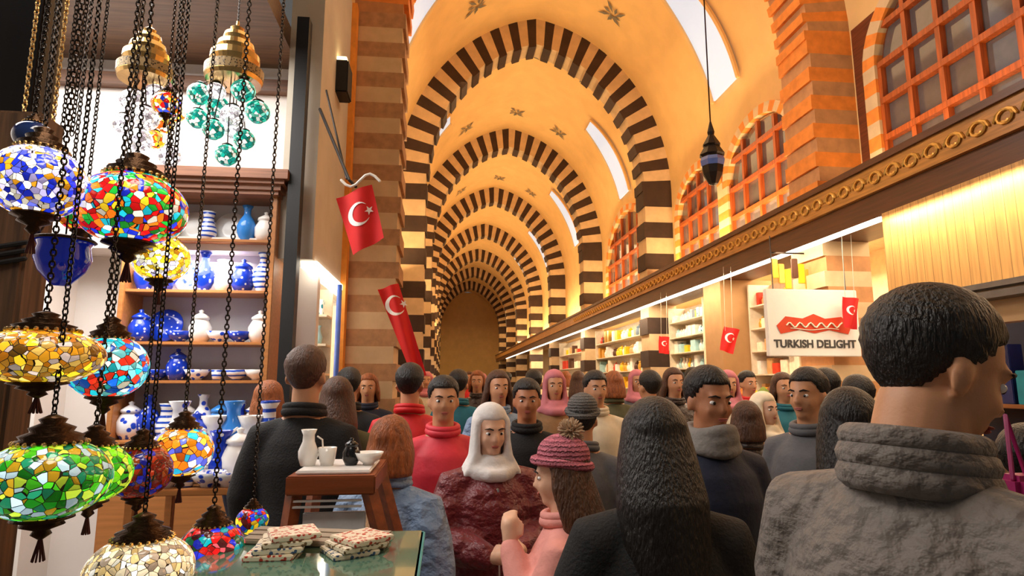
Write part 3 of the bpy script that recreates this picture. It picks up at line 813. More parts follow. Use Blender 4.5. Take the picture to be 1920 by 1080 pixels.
# ceramics table in front of the cabinet
TY = 3.4
x0 = at(270, 880, TY).x; x1 = at(505, 880, TY).x; tz = at(400, 905, TY).z
t = thing('display_table', 'cloth covered table of stacked blue and white pottery below the cabinet', 'table', ((x0 + x1) / 2, TY, 0))
obj('tabletop', bbox(-(x1 - x0) / 2, (x1 - x0) / 2, -.2, .3, tz - .03, tz), M_cab, t)
for sx in (-1, 1):
    for sy in (-.17, .27): obj('leg', bbox(sx * (x1 - x0) / 2 - sx * .03 - .02, sx * (x1 - x0) / 2 - sx * .03 + .02, sy - .02, sy + .02, 0, tz - .03), M_cab, t)
n = 0
for r_, (y, zof) in enumerate(((TY + .2, .0), (TY + .03, 0), (TY - .12, 0))):
    for k in range(6):
        kd = [['vase', 'jar', 'pitcher', 'vase', 'pitcher', 'vase'], ['jar', 'pitcher', 'jar', 'pitcher', 'jar', 'jar'], ['bowl', 'bowl', 'cup', 'bowl', 'bowl', 'cup']][r_][k]
        m = [M_c1, M_c3, M_c2, M_c5, M_c3, M_c1, M_c4][(k * 2 + r_ * 3) % 7]
        ware(kd, m, (x0 + .07 + (x1 - x0 - .14) * k / 5, y, tz), [1.45, 1.15, .9][r_], k, '%s pottery piece from the left, %s row of the table under the cabinet' % (ORD[k], ['back', 'middle', 'front'][r_]), 'pottery on the table below the cabinet')

# ------------------------------------------------------------------ wooden display case near centre left, with tray on top
WY = 1.95
M_case = wood('reddish case wood', (150, 74, 30), 0, rough=.4)
cx0, cx1 = at(540, 900, WY).x, at(706, 900, WY).x; cz = at(620, 890, WY).z
t = thing('display_case', 'reddish wooden display case with splayed legs holding pale prints', 'case', ((cx0 + cx1) / 2, WY, 0))
w = (cx1 - cx0) / 2
obj('top', bbox(-w, w, -.03, .36, cz - .055, cz), M_case, t)
bm = bmesh.new()
for z in (.075, .092): box(bm, -w + .02, w - .04, -.02, -.012, cz - z, cz - z + .006)
obj('glass_rail', bm, mat('clear rail', (220, 218, 214), .2, metal=.4), t)
for s, b in ((1, .09), (-1, .02)):
    for y in (0., .33):
        bm = bmesh.new(); tube(bm, [(s * (w - .02), y, cz - .05), (s * (w + b), y, cz - .42), (s * (w + b * 1.6), y, .02)], .025, 4); obj('leg', bm, M_case, t)
obj('tray', bbox(-w + .04, w - .02, .0, .32, cz - .26, cz - .24), M_case, t)
bm = bmesh.new()
for k in range(5): box(bm, -w + .06 + k * .006, w - .04, .04 + k * .004, .30, cz - .24 + k * .016, cz - .228 + k * .016, rot=(0, 0, .05 * (k % 3 - 1)))
obj('print_stack', bm, mat('cream printed paper', (240, 232, 214), .7, var=.15, scale=25), t)
obj('front_panel', bbox(-w + .045, w - .03, .01, .022, cz - .36, cz - .11, .003), mat('pale case backing', (236, 236, 236), .5, var=.1, scale=20), t)
o = obj('serving_tray', bbox(-w * .85, w * .85, -.02, .26, 0, .012), mat('white tray', (232, 230, 228), .3), None, loc=((cx0 + cx1) / 2, WY + .02, cz))
tag(o, 'white tray lying on top of the reddish display case', 'tray')
for k, (dx, kd, m, s, lb) in enumerate([(-.10, 'pitcher', M_c3, .5, 'white jug at the left end of the tray on the display case'), (-.04, 'cup', M_c3, .7, 'white cup in the middle of the tray on the display case'), (.035, 'jar', M_black, .36, 'small black pot at the right of the tray on the display case'), (.09, 'bowl', M_c3, .5, 'white bowl at the right end of the tray on the display case')]):
    ware(kd, m, ((cx0 + cx1) / 2 + dx, WY + .12, cz + .012), s, k, lb)

# glass topped counter with tiles at the bottom
GY = 1.45
gz = at(600, 1010, GY + .1).z
t = thing('glass_counter', 'greenish glass topped counter crossing the bottom left foreground', 'counter', (at(600, 1000, GY).x, GY, 0))
obj('glass_top', bbox(-.24, .22, -.35, .16, gz - .02, gz, .004), mat('green edged glass', (84, 120, 104), .08, var=.1, coat=.5), t)
obj('edge_strip', bbox(.2, .225, -.36, .165, gz - .016, gz - .004, .002), mat('teal glass edge', (30, 150, 160), .15), t)
obj('cabinet_body', bbox(-.22, .2, -.33, .15, 0, gz - .02), wood('dark counter wood', (70, 50, 34), 2), t)
for k in range(7):
    o = obj('ceramic_tile', bbox(-.05, .05, -.05, .05, 0, .011, .002), pattern('tile pattern %d' % (k % 3), [(190, 60, 40), (60, 90, 130), (120, 90, 50)][k % 3], (236, 226, 204), 95, .3, .4),
            None, loc=(at(520, 1030, GY).x + .012 * k + (.11 if k > 3 else 0), GY - .03 + .006 * (k % 4), gz + .0115 * (k % 4)), rot=(0, 0, .12 * k))
    tag(o, 'square patterned tile, %s from the bottom of the %s stack' % (ORD[k % 4], 'left' if k < 4 else 'right'), 'tile', 'tiles stacked on the glass counter')
for k in range(3):  # plain pale wooden slats laid across the counter
    o = obj('wooden_slat', bbox(-.17, .17, -.018, .018, 0, .012, .003), wood('weathered pale slat', (176, 160, 140), 0, rough=.8), None, loc=(at(600, 1000, 1.55).x + .0, 1.49 + .045 * k, gz + .001), rot=(0, 0, -.25))
    tag(o, 'pale weathered wood strip lying on the glass counter, %s from the front' % ORD[k], 'stick', 'wood strips on the glass counter')

# ------------------------------------------------------------------ left wall shop goods (px 555-700, y 540-700)
def shop_unit(label, x, y0, y1, z0, z1, n, depth, face):
    t = thing('shop_shelf', label, 'shelf', (x, (y0 + y1) / 2, 0))
    L = (y1 - y0) / 2
    bm = bmesh.new()
    a, b = (0, depth) if face < 0 else (-depth, 0)
    for s in (-1, 1): box(bm, a, b, s * L - .02, s * L + .02, 0, z1)
    box(bm, (b - .02) if face < 0 else a, b if face < 0 else (a + .02), -L, L, 0, z1)
    obj('frame', bm, mat('cream shelf paint', (226, 210, 184), .6), t)
    zs = [z0 + (z1 - z0) * k / n for k in range(n)]
    for z in zs: obj('shelf_board', bbox(a, b, -L, L, z - .02, z, .003), mat('cream shelf paint', (226, 210, 184), .6), t)
    return zs
def stack_goods(side, x, y0, y1, zs, hmax, cols, dens, unitname, kinds=('box', 'jar', 'bowl', 'vase')):
    for si, z in enumerate(zs):
        k = 0; y = y0 + .08
        while y < y1 - .06:
            kd = random.choice(kinds); c = random.choice(cols)
            lb = '%s, %s board of %s, %s from near' % (kd if kd != 'box' else 'carton', ORD[si], unitname, ORD[min(k, 19)])
            if kd == 'box':
                w, h, d = random.uniform(.05, .11), random.uniform(.12, hmax), .09
                o = obj('product_box', bbox(-d, d, -w, w, 0, h, .004), c, None, loc=(x + random.uniform(-.03, .03), y + w, z))
                tag(o, c.name + ' ' + lb, 'box', 'goods on ' + unitname)
                y += 2 * w + dens
            else:
                s = hmax / .30 * random.uniform(.8, 1.0)
                ware(kd, c, (x, y + .08 * s, z), s, random.random() * 3, c.name + ' ' + lb, 'goods on ' + unitname)
                y += .17 * s + dens
            k += 1
G_l = [M_c3, M_c6, mat('pale aqua', (170, 214, 220), .3), mat('white paper', (240, 236, 228), .5), mat('lime green', (180, 206, 70), .5), mat('deep teal', (20, 90, 110), .3), M_c5, mat('cream', (238, 226, 200), .5)]
random.seed(21)
t = thing('shop_shelf', 'cream shelf unit of pale and teal goods in the first opening of the left wall', 'shelf', (-1.62, 5.72, 0))
M_cr = mat('cream shelf paint', (226, 210, 184), .6)
obj('frame', bbox(-.55, .56, .12, .14, 0, 2.5), M_cr, t)
zs = [1.2, 1.46, 1.72, 1.98, 2.24]
for z in zs: obj('shelf_board', bbox(-.55, .56, -.12, .12, z - .02, z, .003), M_cr, t)
for si, z in enumerate(zs):
    for k in range(9):
        x = -2.1 + .118 * k; c = random.choice(G_l)
        if (k + si) % 3 == 0:
            o = obj('product_box', bbox(-.045, .045, -.05, .05, 0, random.uniform(.13, .21), .004), c, None, loc=(x, 5.70, z)); tag(o, c.name + ' carton, %s board of the first left unit, %s from left' % (ORD[si], ORD[k]), 'box', 'goods on the first left unit')
        else:
            ware(random.choice(('jar', 'vase', 'pitcher')), c, (x, 5.70, z), .75, k, c.name + ' piece, %s board of the first left unit, %s from left' % (ORD[si], ORD[k]), 'goods on the first left unit', cat='jar')
zs = shop_unit('cream shelf unit of pale goods beyond the first striped pier on the left', XL - .05, 6.7, 8.8, 1.1, 2.45, 5, .3, 1)
stack_goods('l', XL - .15, 6.7, 8.8, zs, .2, G_l, .03, 'the second left unit')
zs = shop_unit('far cream shelf unit of bright goods on the left side of the hall', XL - .0, 12.2, 16.8, 1.3, 2.45, 3, .3, 1)
stack_goods('l', XL - .1, 12.2, 16.8, zs, .3, G_l, .14, 'the third left unit', ('box',))
o = obj('blue_pole', lathe([(0, 0), (.022, 0), (.022, 2.48), (0, 2.48)], 12), mat('blue enamel', (60, 96, 190), .4), None, smooth=True, loc=(at(632, 650, 5.4).x, 5.4, 0))
tag(o, 'slim blue pole in front of the left wall goods', 'pole')

# right shops
yel = mat('yellow packet', (246, 190, 30), .4); G_r = [yel, mat('cream', (238, 226, 200), .5), mat('white paper', (240, 236, 228), .5), mat('tan', (206, 160, 104), .6), mat('dark brown', (80, 46, 26), .6), mat('gold foil', (224, 170, 70), .3, metal=.5), mat('brick red', (206, 60, 34), .5)]
G_t = [M_c6, mat('pale aqua', (170, 214, 220), .3), M_c3, mat('white paper', (240, 236, 228), .5), yel, mat('blue grey', (110, 130, 150), .4)]
random.seed(31)
zs = shop_unit('tall cream shelf unit packed with yellow and cream packets behind the white sign', XR - .1, 6.75, 8.5, 1.1, 3.05, 6, .35, -1)
stack_goods('r', XR + .08, 6.75, 8.5, zs, .24, G_r, .015, 'the packet unit', ('box', 'jar', 'box'))
zs = shop_unit('cream shelf unit of turquoise and white jars past the tan pier on the right', XR - .2, 9.9, 11.5, 1.3, 3.05, 6, .35, -1)
stack_goods('r', XR - .05, 9.9, 11.5, zs, .24, G_t, .02, 'the turquoise jar unit', ('jar', 'vase', 'box'))
zs = shop_unit('far cream shelf unit of mixed goods on the right side of the hall', XR - .3, 12.4, 17.0, 1.5, 3.05, 4, .35, -1)
stack_goods('r', XR - .15, 12.4, 17.0, zs, .34, G_r + G_t, .12, 'the far mixed unit', ('box', 'jar'))
zs = shop_unit('farthest cream shelf unit of small bright goods on the right', XR - .3, 18.0, 22.6, 1.6, 3.05, 3, .35, -1)
stack_goods('r', XR - .15, 18.0, 22.6, zs, .38, G_r, .35, 'the farthest unit', ('box',))
bm = bmesh.new(); box(bm, FX + .1, XR + .3, 8.55, 9.15, 0, 3.13); struct(obj('trim_40', bm, mat('tan pier stone', (176, 134, 88), .8, var=.1, scale=4)))
random.seed(77)
t = thing('shop_shelf', 'shelf of teal and red goods under the golden planks at the right edge', 'shelf', (4.3, 3.4, 0))
obj('shelf_board', bbox(-.12, .35, -1.6, 1.6, 1.45, 1.48), M_wm, t); obj('back_panel', bbox(.36, .4, -1.6, 1.6, 0, 3.0), mat('navy backing', (24, 40, 66), .6), t)
for k in range(16):
    m = [mat('teal goods', (20, 140, 150), .4), mat('brick red', (206, 60, 34), .5), mat('white paper', (240, 236, 228), .5), mat('navy goods', (24, 36, 90), .5)][(k * 3) % 4]
    h = .25 + .2 * (k % 3)
    o = obj('product_box', bbox(-.06, .06, -.07, .07, 0, h, .005), m, None, loc=(4.3, 2.1 + .17 * k, 1.48)); tag(o, m.name + ' box under the golden planks, %s from the near end' % ORD[k], 'box', 'goods under the golden planks')
# a counter with spice heaps and yellow packets under the sign
t = thing('spice_counter', 'long counter of spice sacks in front of the right hand shops', 'counter', (3.75, 6.6, 0))
obj('body', bbox(-.3, .3, -.9, 2.0, 0, 1.25), wood('counter front wood', (150, 100, 56), 2), t)
obj('worktop', bbox(-.34, .34, -.94, 2.04, 1.25, 1.29), M_c3, t)
random.seed(4)
spc = [('orange', (222, 110, 24)), ('yellow', (238, 186, 30)), ('red', (190, 36, 20)), ('white', (236, 230, 216)), ('green', (110, 130, 50)), ('brown', (120, 70, 36))]
for k in range(12):
    nm, c = spc[k % 6]; y = 5.85 + .22 * k
    o = obj('spice_sack', lathe([(0, 0), (.09, 0), (.105, .08), (.10, .2), (.108, .22), (.09, .21), (.06, .25), (.02, .29), (0, .3)], 18), mat('ground spice ' + nm, c, .9, bump=.3, bscale=90), None, smooth=True, loc=(3.6 + .2 * (k % 2), y, 1.29))
    tag(o, 'heaped %s spice sack on the right counter, %s from the near end' % (nm, ORD[k]), 'sack', 'spice sacks on the right counter')
for k in range(14):   # packets hanging above the sign
    c = at(1452 + 12.5 * k, 500 + 10 * (k % 3), 6.35)
    o = obj('hanging_packet', bbox(-.035, .035, -.015, .015, -.13, .09, .006), [yel, mat('gold foil', (224, 170, 70), .3, metal=.5), yel, mat('dark brown', (80, 46, 26), .6)][k % 4], None, loc=c)
    tag(o, 'packet hanging above the white sign, %s from the left' % ORD[k], 'packet', 'packets hanging above the sign')
o = obj('packet_rail', bbox(0, 1.1, -.008, .008, -.008, .008, 0), M_chain, None, loc=tuple(at(1445, 474, 6.35))); tag(o, 'thin rail carrying the yellow packets above the sign', 'rail')

# ------------------------------------------------------------------ people
def skin(name, c): return mat('skin ' + name, c, .5, var=.05, scale=20, bump=.05, bscale=200)
SK1 = skin('light', (226, 178, 148)); SK2 = skin('olive', (198, 142, 104)); SK3 = skin('tan', (176, 116, 80))
M_eye = mat('eye white', (235, 232, 228), .2, var=0); M_iris = mat('dark iris', (30, 20, 14), .15, var=0)
M_lip = mat('lips', (170, 90, 80), .5, var=0); M_brow = mat('dark brow hair', (30, 20, 16), .9)
H_bk = mat('black hair', (20, 15, 13), .45, var=.5, scale=60, bump=1., bscale=160, stretch=(1, 1, .25))
H_bn = mat('brown hair', (78, 46, 26), .5, var=.4, scale=60, bump=1., bscale=160, stretch=(1, 1, .25))
H_rd = mat('ginger brown hair', (150, 82, 36), .5, var=.4, scale=60, bump=1., bscale=160, stretch=(1, 1, .25))

def finger_set(bm, wrist, d, side, up, s, curl=.6):
    """palm and five bent fingers; d = direction from wrist, side = towards thumb, up = back of hand"""
    d = d.normalized(); side = (side - d * side.dot(d)).normalized(); n = d.cross(side).normalized()
    if n.dot(up) < 0: n = -n
    pc = wrist + d * .045 * s
    tube(bm, [wrist - d * .01, wrist + d * .02 * s, wrist + d * .075 * s], [.024 * s, .03 * s, .034 * s], 10)
    for k, (o, L) in enumerate(((.027, .07), (.009, .08), (-.009, .075), (-.026, .06))):
        b0 = wrist + d * .075 * s + side * o * s
        a = b0 + d * L * .45 * s * math.cos(curl * .5) - n * L * .45 * s * math.sin(curl * .5)
        b = a + d * L * .32 * s * math.cos(curl * 1.4) - n * L * .32 * s * math.sin(curl * 1.4)
        c = b + d * L * .28 * s * math.cos(curl * 2.2) - n * L * .28 * s * math.sin(curl * 2.2)
        tube(bm, [b0 - d * .02 * s, b0, a, b, c], [.0095 * s, .0095 * s, .009 * s, .0082 * s, .007 * s], 8)
    t0 = wrist + d * .025 * s + side * .026 * s
    tube(bm, [t0 - side * .015 * s, t0 + (d * .7 + side) * .022 * s, t0 + (d * 1.6 + side * .9) * .026 * s - n * .01 * s, t0 + (d * 2.6 + side * .7) * .024 * s - n * .02 * s], [.013 * s, .011 * s, .0098 * s, .008 * s], 8)

def person(label, head, Y, facing, H=None, skinm=SK2, hair=H_bk, hairstyle='short', coat=None, trousers=None, shoes=None,
           pose='down', tilt=0., turn=0., build=1., voxel=.012, hat=None, collar=None, coatlen=.72, extras=(), name='person', hood=None, face=True, scarf=None, bulk=0., group=None):
    """head = pixel of head centre; facing degrees clockwise from straight ahead"""
    hp = at(head[0], head[1], Y)
    if H is None: H = (hp.z) / 1.635 * 1.75
    s = H / 1.75
    t = thing(name, label, 'person', (hp.x, hp.y, 0), rz=-R(facing), group=group)
    V = lambda x, y, z: Vector((x * s, y * s, z * s))
    hc = V(0, .0, 1.52)
    HR = Euler((-tilt, 0, -turn)).to_matrix()
    def hd(x, y, z): return hc + HR @ (V(x, y, z) - hc)
    # keep the head centre over the requested point
    shift = hd(0, .01, 1.635) - V(0, 0, 1.635); shift.z = 0
    off = -shift
    def B(p): return p + off
    def hell(bm, c, r, rot=None):
        M = Matrix.Translation(B(hd(*c))) @ HR.to_4x4() @ (Euler(rot).to_matrix().to_4x4() if rot else Matrix.Identity(4)) @ Matrix.Diagonal((r[0] * s, r[1] * s, r[2] * s, 1))
        bmesh.ops.create_uvsphere(bm, u_segments=20, v_segments=14, radius=1, matrix=M)
    # arms
    sh = [B(V(sd * .172 * build, -.012, 1.375)) for sd in (-1, 1)]
    if pose == 'down': arm = [([sh[0], B(V(-.235 * build, -.03, 1.13)), B(V(-.235 * build, .03, .87))], Vector((0, .15, -1))), ([sh[1], B(V(.235 * build, -.03, 1.13)), B(V(.235 * build, .03, .87))], Vector((0, .15, -1)))]
    elif pose == 'front': arm = [([sh[0], B(V(-.24 * build, .03, 1.13)), B(V(-.08, .27, 1.12))], Vector((.5, .8, .2))), ([sh[1], B(V(.24 * build, .03, 1.13)), B(V(.08, .27, 1.10))], Vector((-.5, .8, .2)))]
    elif pose == 'chin': arm = [([sh[0], B(V(-.22 * build, .08, 1.15)), B(V(-.06, .20, 1.38))], Vector((.3, .1, 1))), ([sh[1], B(V(.235 * build, -.02, 1.13)), B(V(.14, .2, 1.0))], Vector((-.4, .8, 0)))]
    bm = bmesh.new()
    loft(bm, [(off.x, off.y, .84 * s, .14 * s, .10 * s), (off.x, off.y, .95 * s, .165 * s * build, .115 * s), (off.x, off.y + .005, 1.08 * s, .135 * s * build, .10 * s), (off.x, off.y + .005, 1.25 * s, .16 * s * build, .115 * s), (off.x, off.y, 1.38 * s, .175 * s * build, .10 * s), (off.x, off.y - .005, 1.44 * s, .11 * s, .075 * s), (off.x, off.y - .005, 1.48 * s, .065 * s, .062 * s)])
    tube(bm, [B(V(0, -.015, 1.42)), B(V(0, -.008, 1.50)), B(hd(0, -.005, 1.58))], [.064 * s * build, .059 * s * build, .058 * s * build], 14)
    hell(bm, (0, -.012, 1.672), (.077, .097, .088)); hell(bm, (0, .022, 1.615), (.064, .072, .085)); hell(bm, (0, .048, 1.548), (.036, .036, .026))
    hell(bm, (0, .078, 1.66), (.050, .018, .014)); hell(bm, (0, .093, 1.618), (.0115, .017, .025), (-.3, 0, 0)); hell(bm, (0, .101, 1.606), (.016, .014, .011))
    hell(bm, (-.036, .064, 1.605), (.020, .019, .020)); hell(bm, (.036, .064, 1.605), (.020, .019, .020)); hell(bm, (0, .081, 1.575), (.022, .012, .011))
    for sd in (-1, 1):
        hell(bm, (sd * .078, -.008, 1.622), (.010, .019, .031), (-.2, 0, sd * .35)); hell(bm, (sd * .083, -.020, 1.628), (.006, .010, .026), (-.2, 0, sd * .5))
        tube(bm, [B(V(sd * .09, 0, .90)), B(V(sd * .095, .01, .50)), B(V(sd * .095, -.01, .09))], [.082 * s, .055 * s, .038 * s], 14)
        tube(bm, [B(V(sd * .095, -.04, .045)), B(V(sd * .10, .06, .04)), B(V(sd * .105, .15, .03))], [.036 * s, .038 * s, .028 * s], 10)
    for (pts, hdv), sd in zip(arm, (-1, 1)):
        tube(bm, [B(V(sd * .08, -.005, 1.405))] + [pts[0]] + [pts[0].lerp(pts[1], .5), pts[1], pts[1].lerp(pts[2], .4), pts[2]], [.06 * s, .055 * s, .046 * s, .038 * s, .036 * s, .025 * s], 12)
        finger_set(bm, pts[2], hdv, Vector((-sd * .3, 1, .1)) if pose == 'down' else Vector((-sd * .3, -.2, 1)), Vector((sd, 0, .2)), s)
    body = remeshed('body', bm, skinm, t, min(voxel, .009) if voxel < .011 else voxel * .9, 2)
    if face:
        for sd in (-1, 1):
            bm = bmesh.new(); hell(bm, (sd * .031, .0755, 1.637), (.0145, .0095, .0085)); e = obj('eye', bm, M_eye, t, smooth=True)
            bm = bmesh.new(); hell(bm, (sd * .031, .0842, 1.636), (.0060, .0026, .0062)); obj('iris', bm, M_iris, e, smooth=True)
            bm = bmesh.new(); tube(bm, [B(hd(sd * .014, .094, 1.658)), B(hd(sd * .032, .093, 1.664)), B(hd(sd * .052, .078, 1.658))], [.0032 * s, .004 * s, .002 * s], 6); obj('eyebrow', bm, M_brow, t, smooth=True)
        bm = bmesh.new(); hell(bm, (0, .0925, 1.5775), (.021, .005, .0035)); hell(bm, (0, .0915, 1.571), (.017, .005, .0042)); obj('lips', bm, M_lip, t, smooth=True)
    # hair / hat / scarf over the skull
    def cap_shape(g, front, low, back, zc=1.672):
        """skull shell: grows g over the skull, uncovers the face"""
        bm = bmesh.new()
        bmesh.ops.create_uvsphere(bm, u_segments=40, v_segments=28, radius=1)
        for v in bm.verts:
            d = v.co.copy(); x, y, z = d
            rx, ry, rz = .079 + g, .100 + g, .091 + g
            zz_ = z * rz
            yn = y / max(1e-4, math.hypot(x, y))
            side_l = min(-.012, back * .3)
            if yn > 0: k = max(0., min(1., (yn - .25) / .45)); lim = side_l * (1 - k) + front * k
            else: k = max(0., min(1., -yn / .6)); lim = side_l * (1 - k) + back * k
            gg = g * max(.12, min(1., (zz_ - lim) / .10)); gg += .0025 * math.sin(x * 31 + z * 23) * math.sin(y * 29)
            rx, ry, rz = .079 + gg, .100 + gg, .091 + g; 
            if zz_ < lim:   # pull in under the skin
                f = max(0., min(1., (lim - zz_) / .02)); sc = 1 - .42 * f
                p = Vector((x * rx * sc, y * ry * sc - .0 * f, max(zz_, lim - .03)))
            else: p = Vector((x * rx, y * ry, zz_))
            q = hd(p.x, p.y - .012, p.z + zc); v.co = B(q)
        return bm
    if hairstyle == 'short':
        bm = cap_shape(.014, .036, 0, -.092); 
        o = obj('hair', bm, hair, t, smooth=True)
    elif hairstyle in ('long', 'bob'):
        bm = cap_shape(.014, .038, 0, -.09); 
        zl = 1.30 if hairstyle == 'long' else 1.50
        for k in range(17):
            a = R(172 + 196 * k / 16); x, y = .080 * math.cos(a), .088 * math.sin(a) - .01
            p0_ = B(hd(x * .9, y * .9, 1.70)); p1_ = B(hd(x * 1.1, y * 1.1, 1.60)); p2_ = B(V(x * 1.3, y * 1.15 - .03, 1.49)); p3_ = B(V(x * 1.35, y * .9 - .07, zl + .02 * math.sin(k * 2)))
            tube(bm, [p0_, p1_, p2_, p3_] if hairstyle == 'long' else [p0_, p1_, B(V(x * 1.25, y * 1.15 - .01, zl + .02))], [.022 * s, .026 * s, .026 * s, .012 * s] if hairstyle == 'long' else [.022 * s, .026 * s, .014 * s], 7)
        remeshed('hair', bm, hair, t, max(.009, voxel * .8), 2)
    elif hairstyle == 'scarf':
        bm = cap_shape(.016, .030, 0, -.09)
        for k in range(15):
            a = R(158 + 224 * k / 14); x, y = .078 * math.cos(a), .085 * math.sin(a)
            tube(bm, [B(hd(x * 1.02, y - .005, 1.69)), B(hd(x * 1.08, y, 1.60)), B(V(x * 1.15, y * 1.1 + .012, 1.51)), B(V(x * 1.9, y * 1.35 + .01, 1.43))], [.020 * s, .020 * s, .026 * s, .016 * s], 7)
        ell(bm, B(V(0, .035, 1.475)), (.088 * s, .066 * s, .055 * s)); ell(bm, B(V(0, .05, 1.43)), (.12 * s, .075 * s, .05 * s))
        tube(bm, [B(V(-.10, .05, 1.45)), B(V(-.03, .12, 1.43)), B(V(.03, .12, 1.43)), B(V(.10, .05, 1.45))], .034 * s, 8)
        remeshed('headscarf', bm, hair, t, max(.009, voxel * .8), 3)
    if hat:
        bm = cap_shape(.024, .030, 0, -.04, 1.682); o = obj('beanie', bm, hat, t, smooth=True)
        bm = bmesh.new()
        pts = [B(hd(.088 * math.cos(a), .109 * math.sin(a) - .012, 1.692 + (.014 if math.sin(a) > 0 else -.030) * abs(math.sin(a)))) for a in [2 * PI * k / 24 for k in range(25)]]
        tube(bm, pts, .0175 * s, 8); obj('beanie_band', bm, hat, o, smooth=True)
    if coat is not None:
        bm = bmesh.new(); g = .028 + bulk
        cl = coatlen
        loft(bm, [(off.x, off.y, cl * s, (.185 * build + g) * s, (.13 + g) * s), (off.x, off.y, .95 * s, (.170 * build + g) * s, (.12 + g) * s), (off.x, off.y, 1.10 * s, (.15 * build + g) * s, (.108 + g) * s), (off.x, off.y, 1.27 * s, (.170 * build + g) * s, (.12 + g) * s), (off.x, off.y, 1.36 * s, (.160 * build + g * .5) * s, (.105 + g * .8) * s), (off.x, off.y - .004, 1.42 * s, (.115 * build + g * .3) * s, (.085 + g * .4) * s), (off.x, off.y - .006, 1.465 * s, .074 * s, .074 * s)], 28)
        for (pts, hdv), sd in zip(arm, (-1, 1)):
            tube(bm, [B(V(sd * .075, -.005, 1.405)), pts[0], pts[0].lerp(pts[1], .5), pts[1], pts[1].lerp(pts[2], .5), pts[1].lerp(pts[2], .96)],
                 [(.050 + g * .4) * s, (.054 + g * .75) * s, (.050 + g) * s, (.044 + g) * s, (.038 + g * .8) * s, (.030 + g * .5) * s], 16)
        co = remeshed('coat', bm, coat, t, voxel, 3)
        bm = bmesh.new(); cr = .078 if collar != 'tall' else .084
        for zc_, rr in (((1.478, .020), (1.50, .016)) if collar != 'tall' else ((1.462, .026), (1.492, .024), (1.520, .019))):
            tube(bm, [B(V(cr * math.cos(a), (cr + .008) * math.sin(a) - .008, zc_ + .012 * -math.sin(a))) for a in [2 * PI * k / 24 for k in range(25)]], rr * s, 10)
        obj('collar', bm, coat if collar != 'knit' else scarf, co, smooth=True)
    if scarf is not None:
        bm = bmesh.new()
        for zc_ in (1.455, 1.49, 1.52):
            tube(bm, [B(V((.092 - (zc_ - 1.455) * .3) * math.cos(a), .098 * math.sin(a), zc_ + .01 * math.sin(a * 2 + zc_ * 40))) for a in [2 * PI * k / 20 for k in range(21)]], .026 * s, 8)
        remeshed('scarf', bm, scarf, t, .01, 2)
    bm = bmesh.new()
    for sd in (-1, 1): tube(bm, [B(V(sd * .085, 0, .92)), B(V(sd * .092, .01, .50)), B(V(sd * .095, -.005, .10))], [.105 * s, .078 * s, .066 * s], 14)
    loft(bm, [(off.x, off.y, .80 * s, .165 * s, .12 * s), (off.x, off.y, 1.0 * s, .165 * s * build, .125 * s)])
    remeshed('trousers', bm, trousers or mat('dark trousers', (34, 34, 42), .8), t, max(voxel, .015), 1)
    for sd in (-1, 1):
        bm = bmesh.new(); tube(bm, [B(V(sd * .095, -.05, .046)), B(V(sd * .10, .06, .046)), B(V(sd * .106, .165, .038))], [.042 * s, .046 * s, .036 * s], 10)
        obj('shoe', bm, shoes or mat('dark shoes', (26, 22, 20), .5), t, smooth=True)
    t['_s'] = s; t['_off'] = (off.x, off.y, off.z)
    return t, s, B, V, hd

C_grey = quilt('charcoal grey padded jacket', (112, 104, 98), 30, .7, .55)
C_mar = quilt('maroon puffer', (112, 30, 36), 16, .45, 1.0)
C_blk = mat('black wool coat', (16, 15, 17), .85, bump=.4, bscale=120)
C_brn = quilt('dark brown padded coat', (58, 44, 38), 15, .5)
C_pink = mat('salmon pink coat', (224, 150, 140), .8, bump=.3, bscale=50)
C_red = mat('bright red jacket', (206, 20, 26), .6, bump=.4, bscale=20)
C_red2 = mat('rose red jacket', (214, 44, 62), .6, bump=.4, bscale=20)
C_blu = quilt('pale blue padded coat', (120, 146, 180), 15, .55)
C_gry = mat('mid grey coat', (92, 92, 96), .8, bump=.3, bscale=40)
C_nav = mat('navy coat', (28, 34, 56), .8, bump=.3, bscale=40)
C_tan = mat('camel coat', (150, 112, 74), .8, bump=.3, bscale=40)
M_silver = mat('silver zip', (226, 222, 216), .2, metal=1.)

# the big man in front, seen from behind and to his right
t, s, B, V, hd = person('man in a charcoal padded jacket, head bowed, largest figure at the right front', (1778, 812), .93, 74, H=1.79, skinm=SK2, hair=H_bk, coat=C_grey, pose='front', tilt=.36, turn=.42, build=1.15, voxel=.009, collar='tall', bulk=.02, coatlen=.62)
bm = bmesh.new(); tube(bm, [B(V(.02, .165 + .0 * k, 1.38 - .12 * k)) for k in range(6)], .006, 6); obj('zip', bm, M_silver, t)

# black coated person in front of centre right
t, s, B, V, hd = person('person with long black hair in a black coat seen from behind, right of centre', (1226, 834), 1.62, 5, skinm=SK1, hair=H_bk, hairstyle='long', coat=C_blk, pose='front', tilt=.15, voxel=.011, coatlen=.5, bulk=.02)

# woman in white headscarf and maroon puffer
t, s, B, V, hd = person('woman in a white headscarf and maroon quilted puffer jacket facing the camera', (921, 808), 2.76, 168, skinm=SK1, hair=mat('white scarf cloth', (226, 222, 220), .85, bump=.3, bscale=60), hairstyle='scarf', coat=C_mar, pose='front', tilt=.12, voxel=.010, bulk=.028, coatlen=.55)
bm = bmesh.new(); tube(bm, [B(V(.0, .138, 1.37)), B(V(.0, .166, 1.27)), B(V(.0, .158, 1.12)), B(V(0, .168, .95))], .007, 6); obj('zip', bm, M_silver, t)

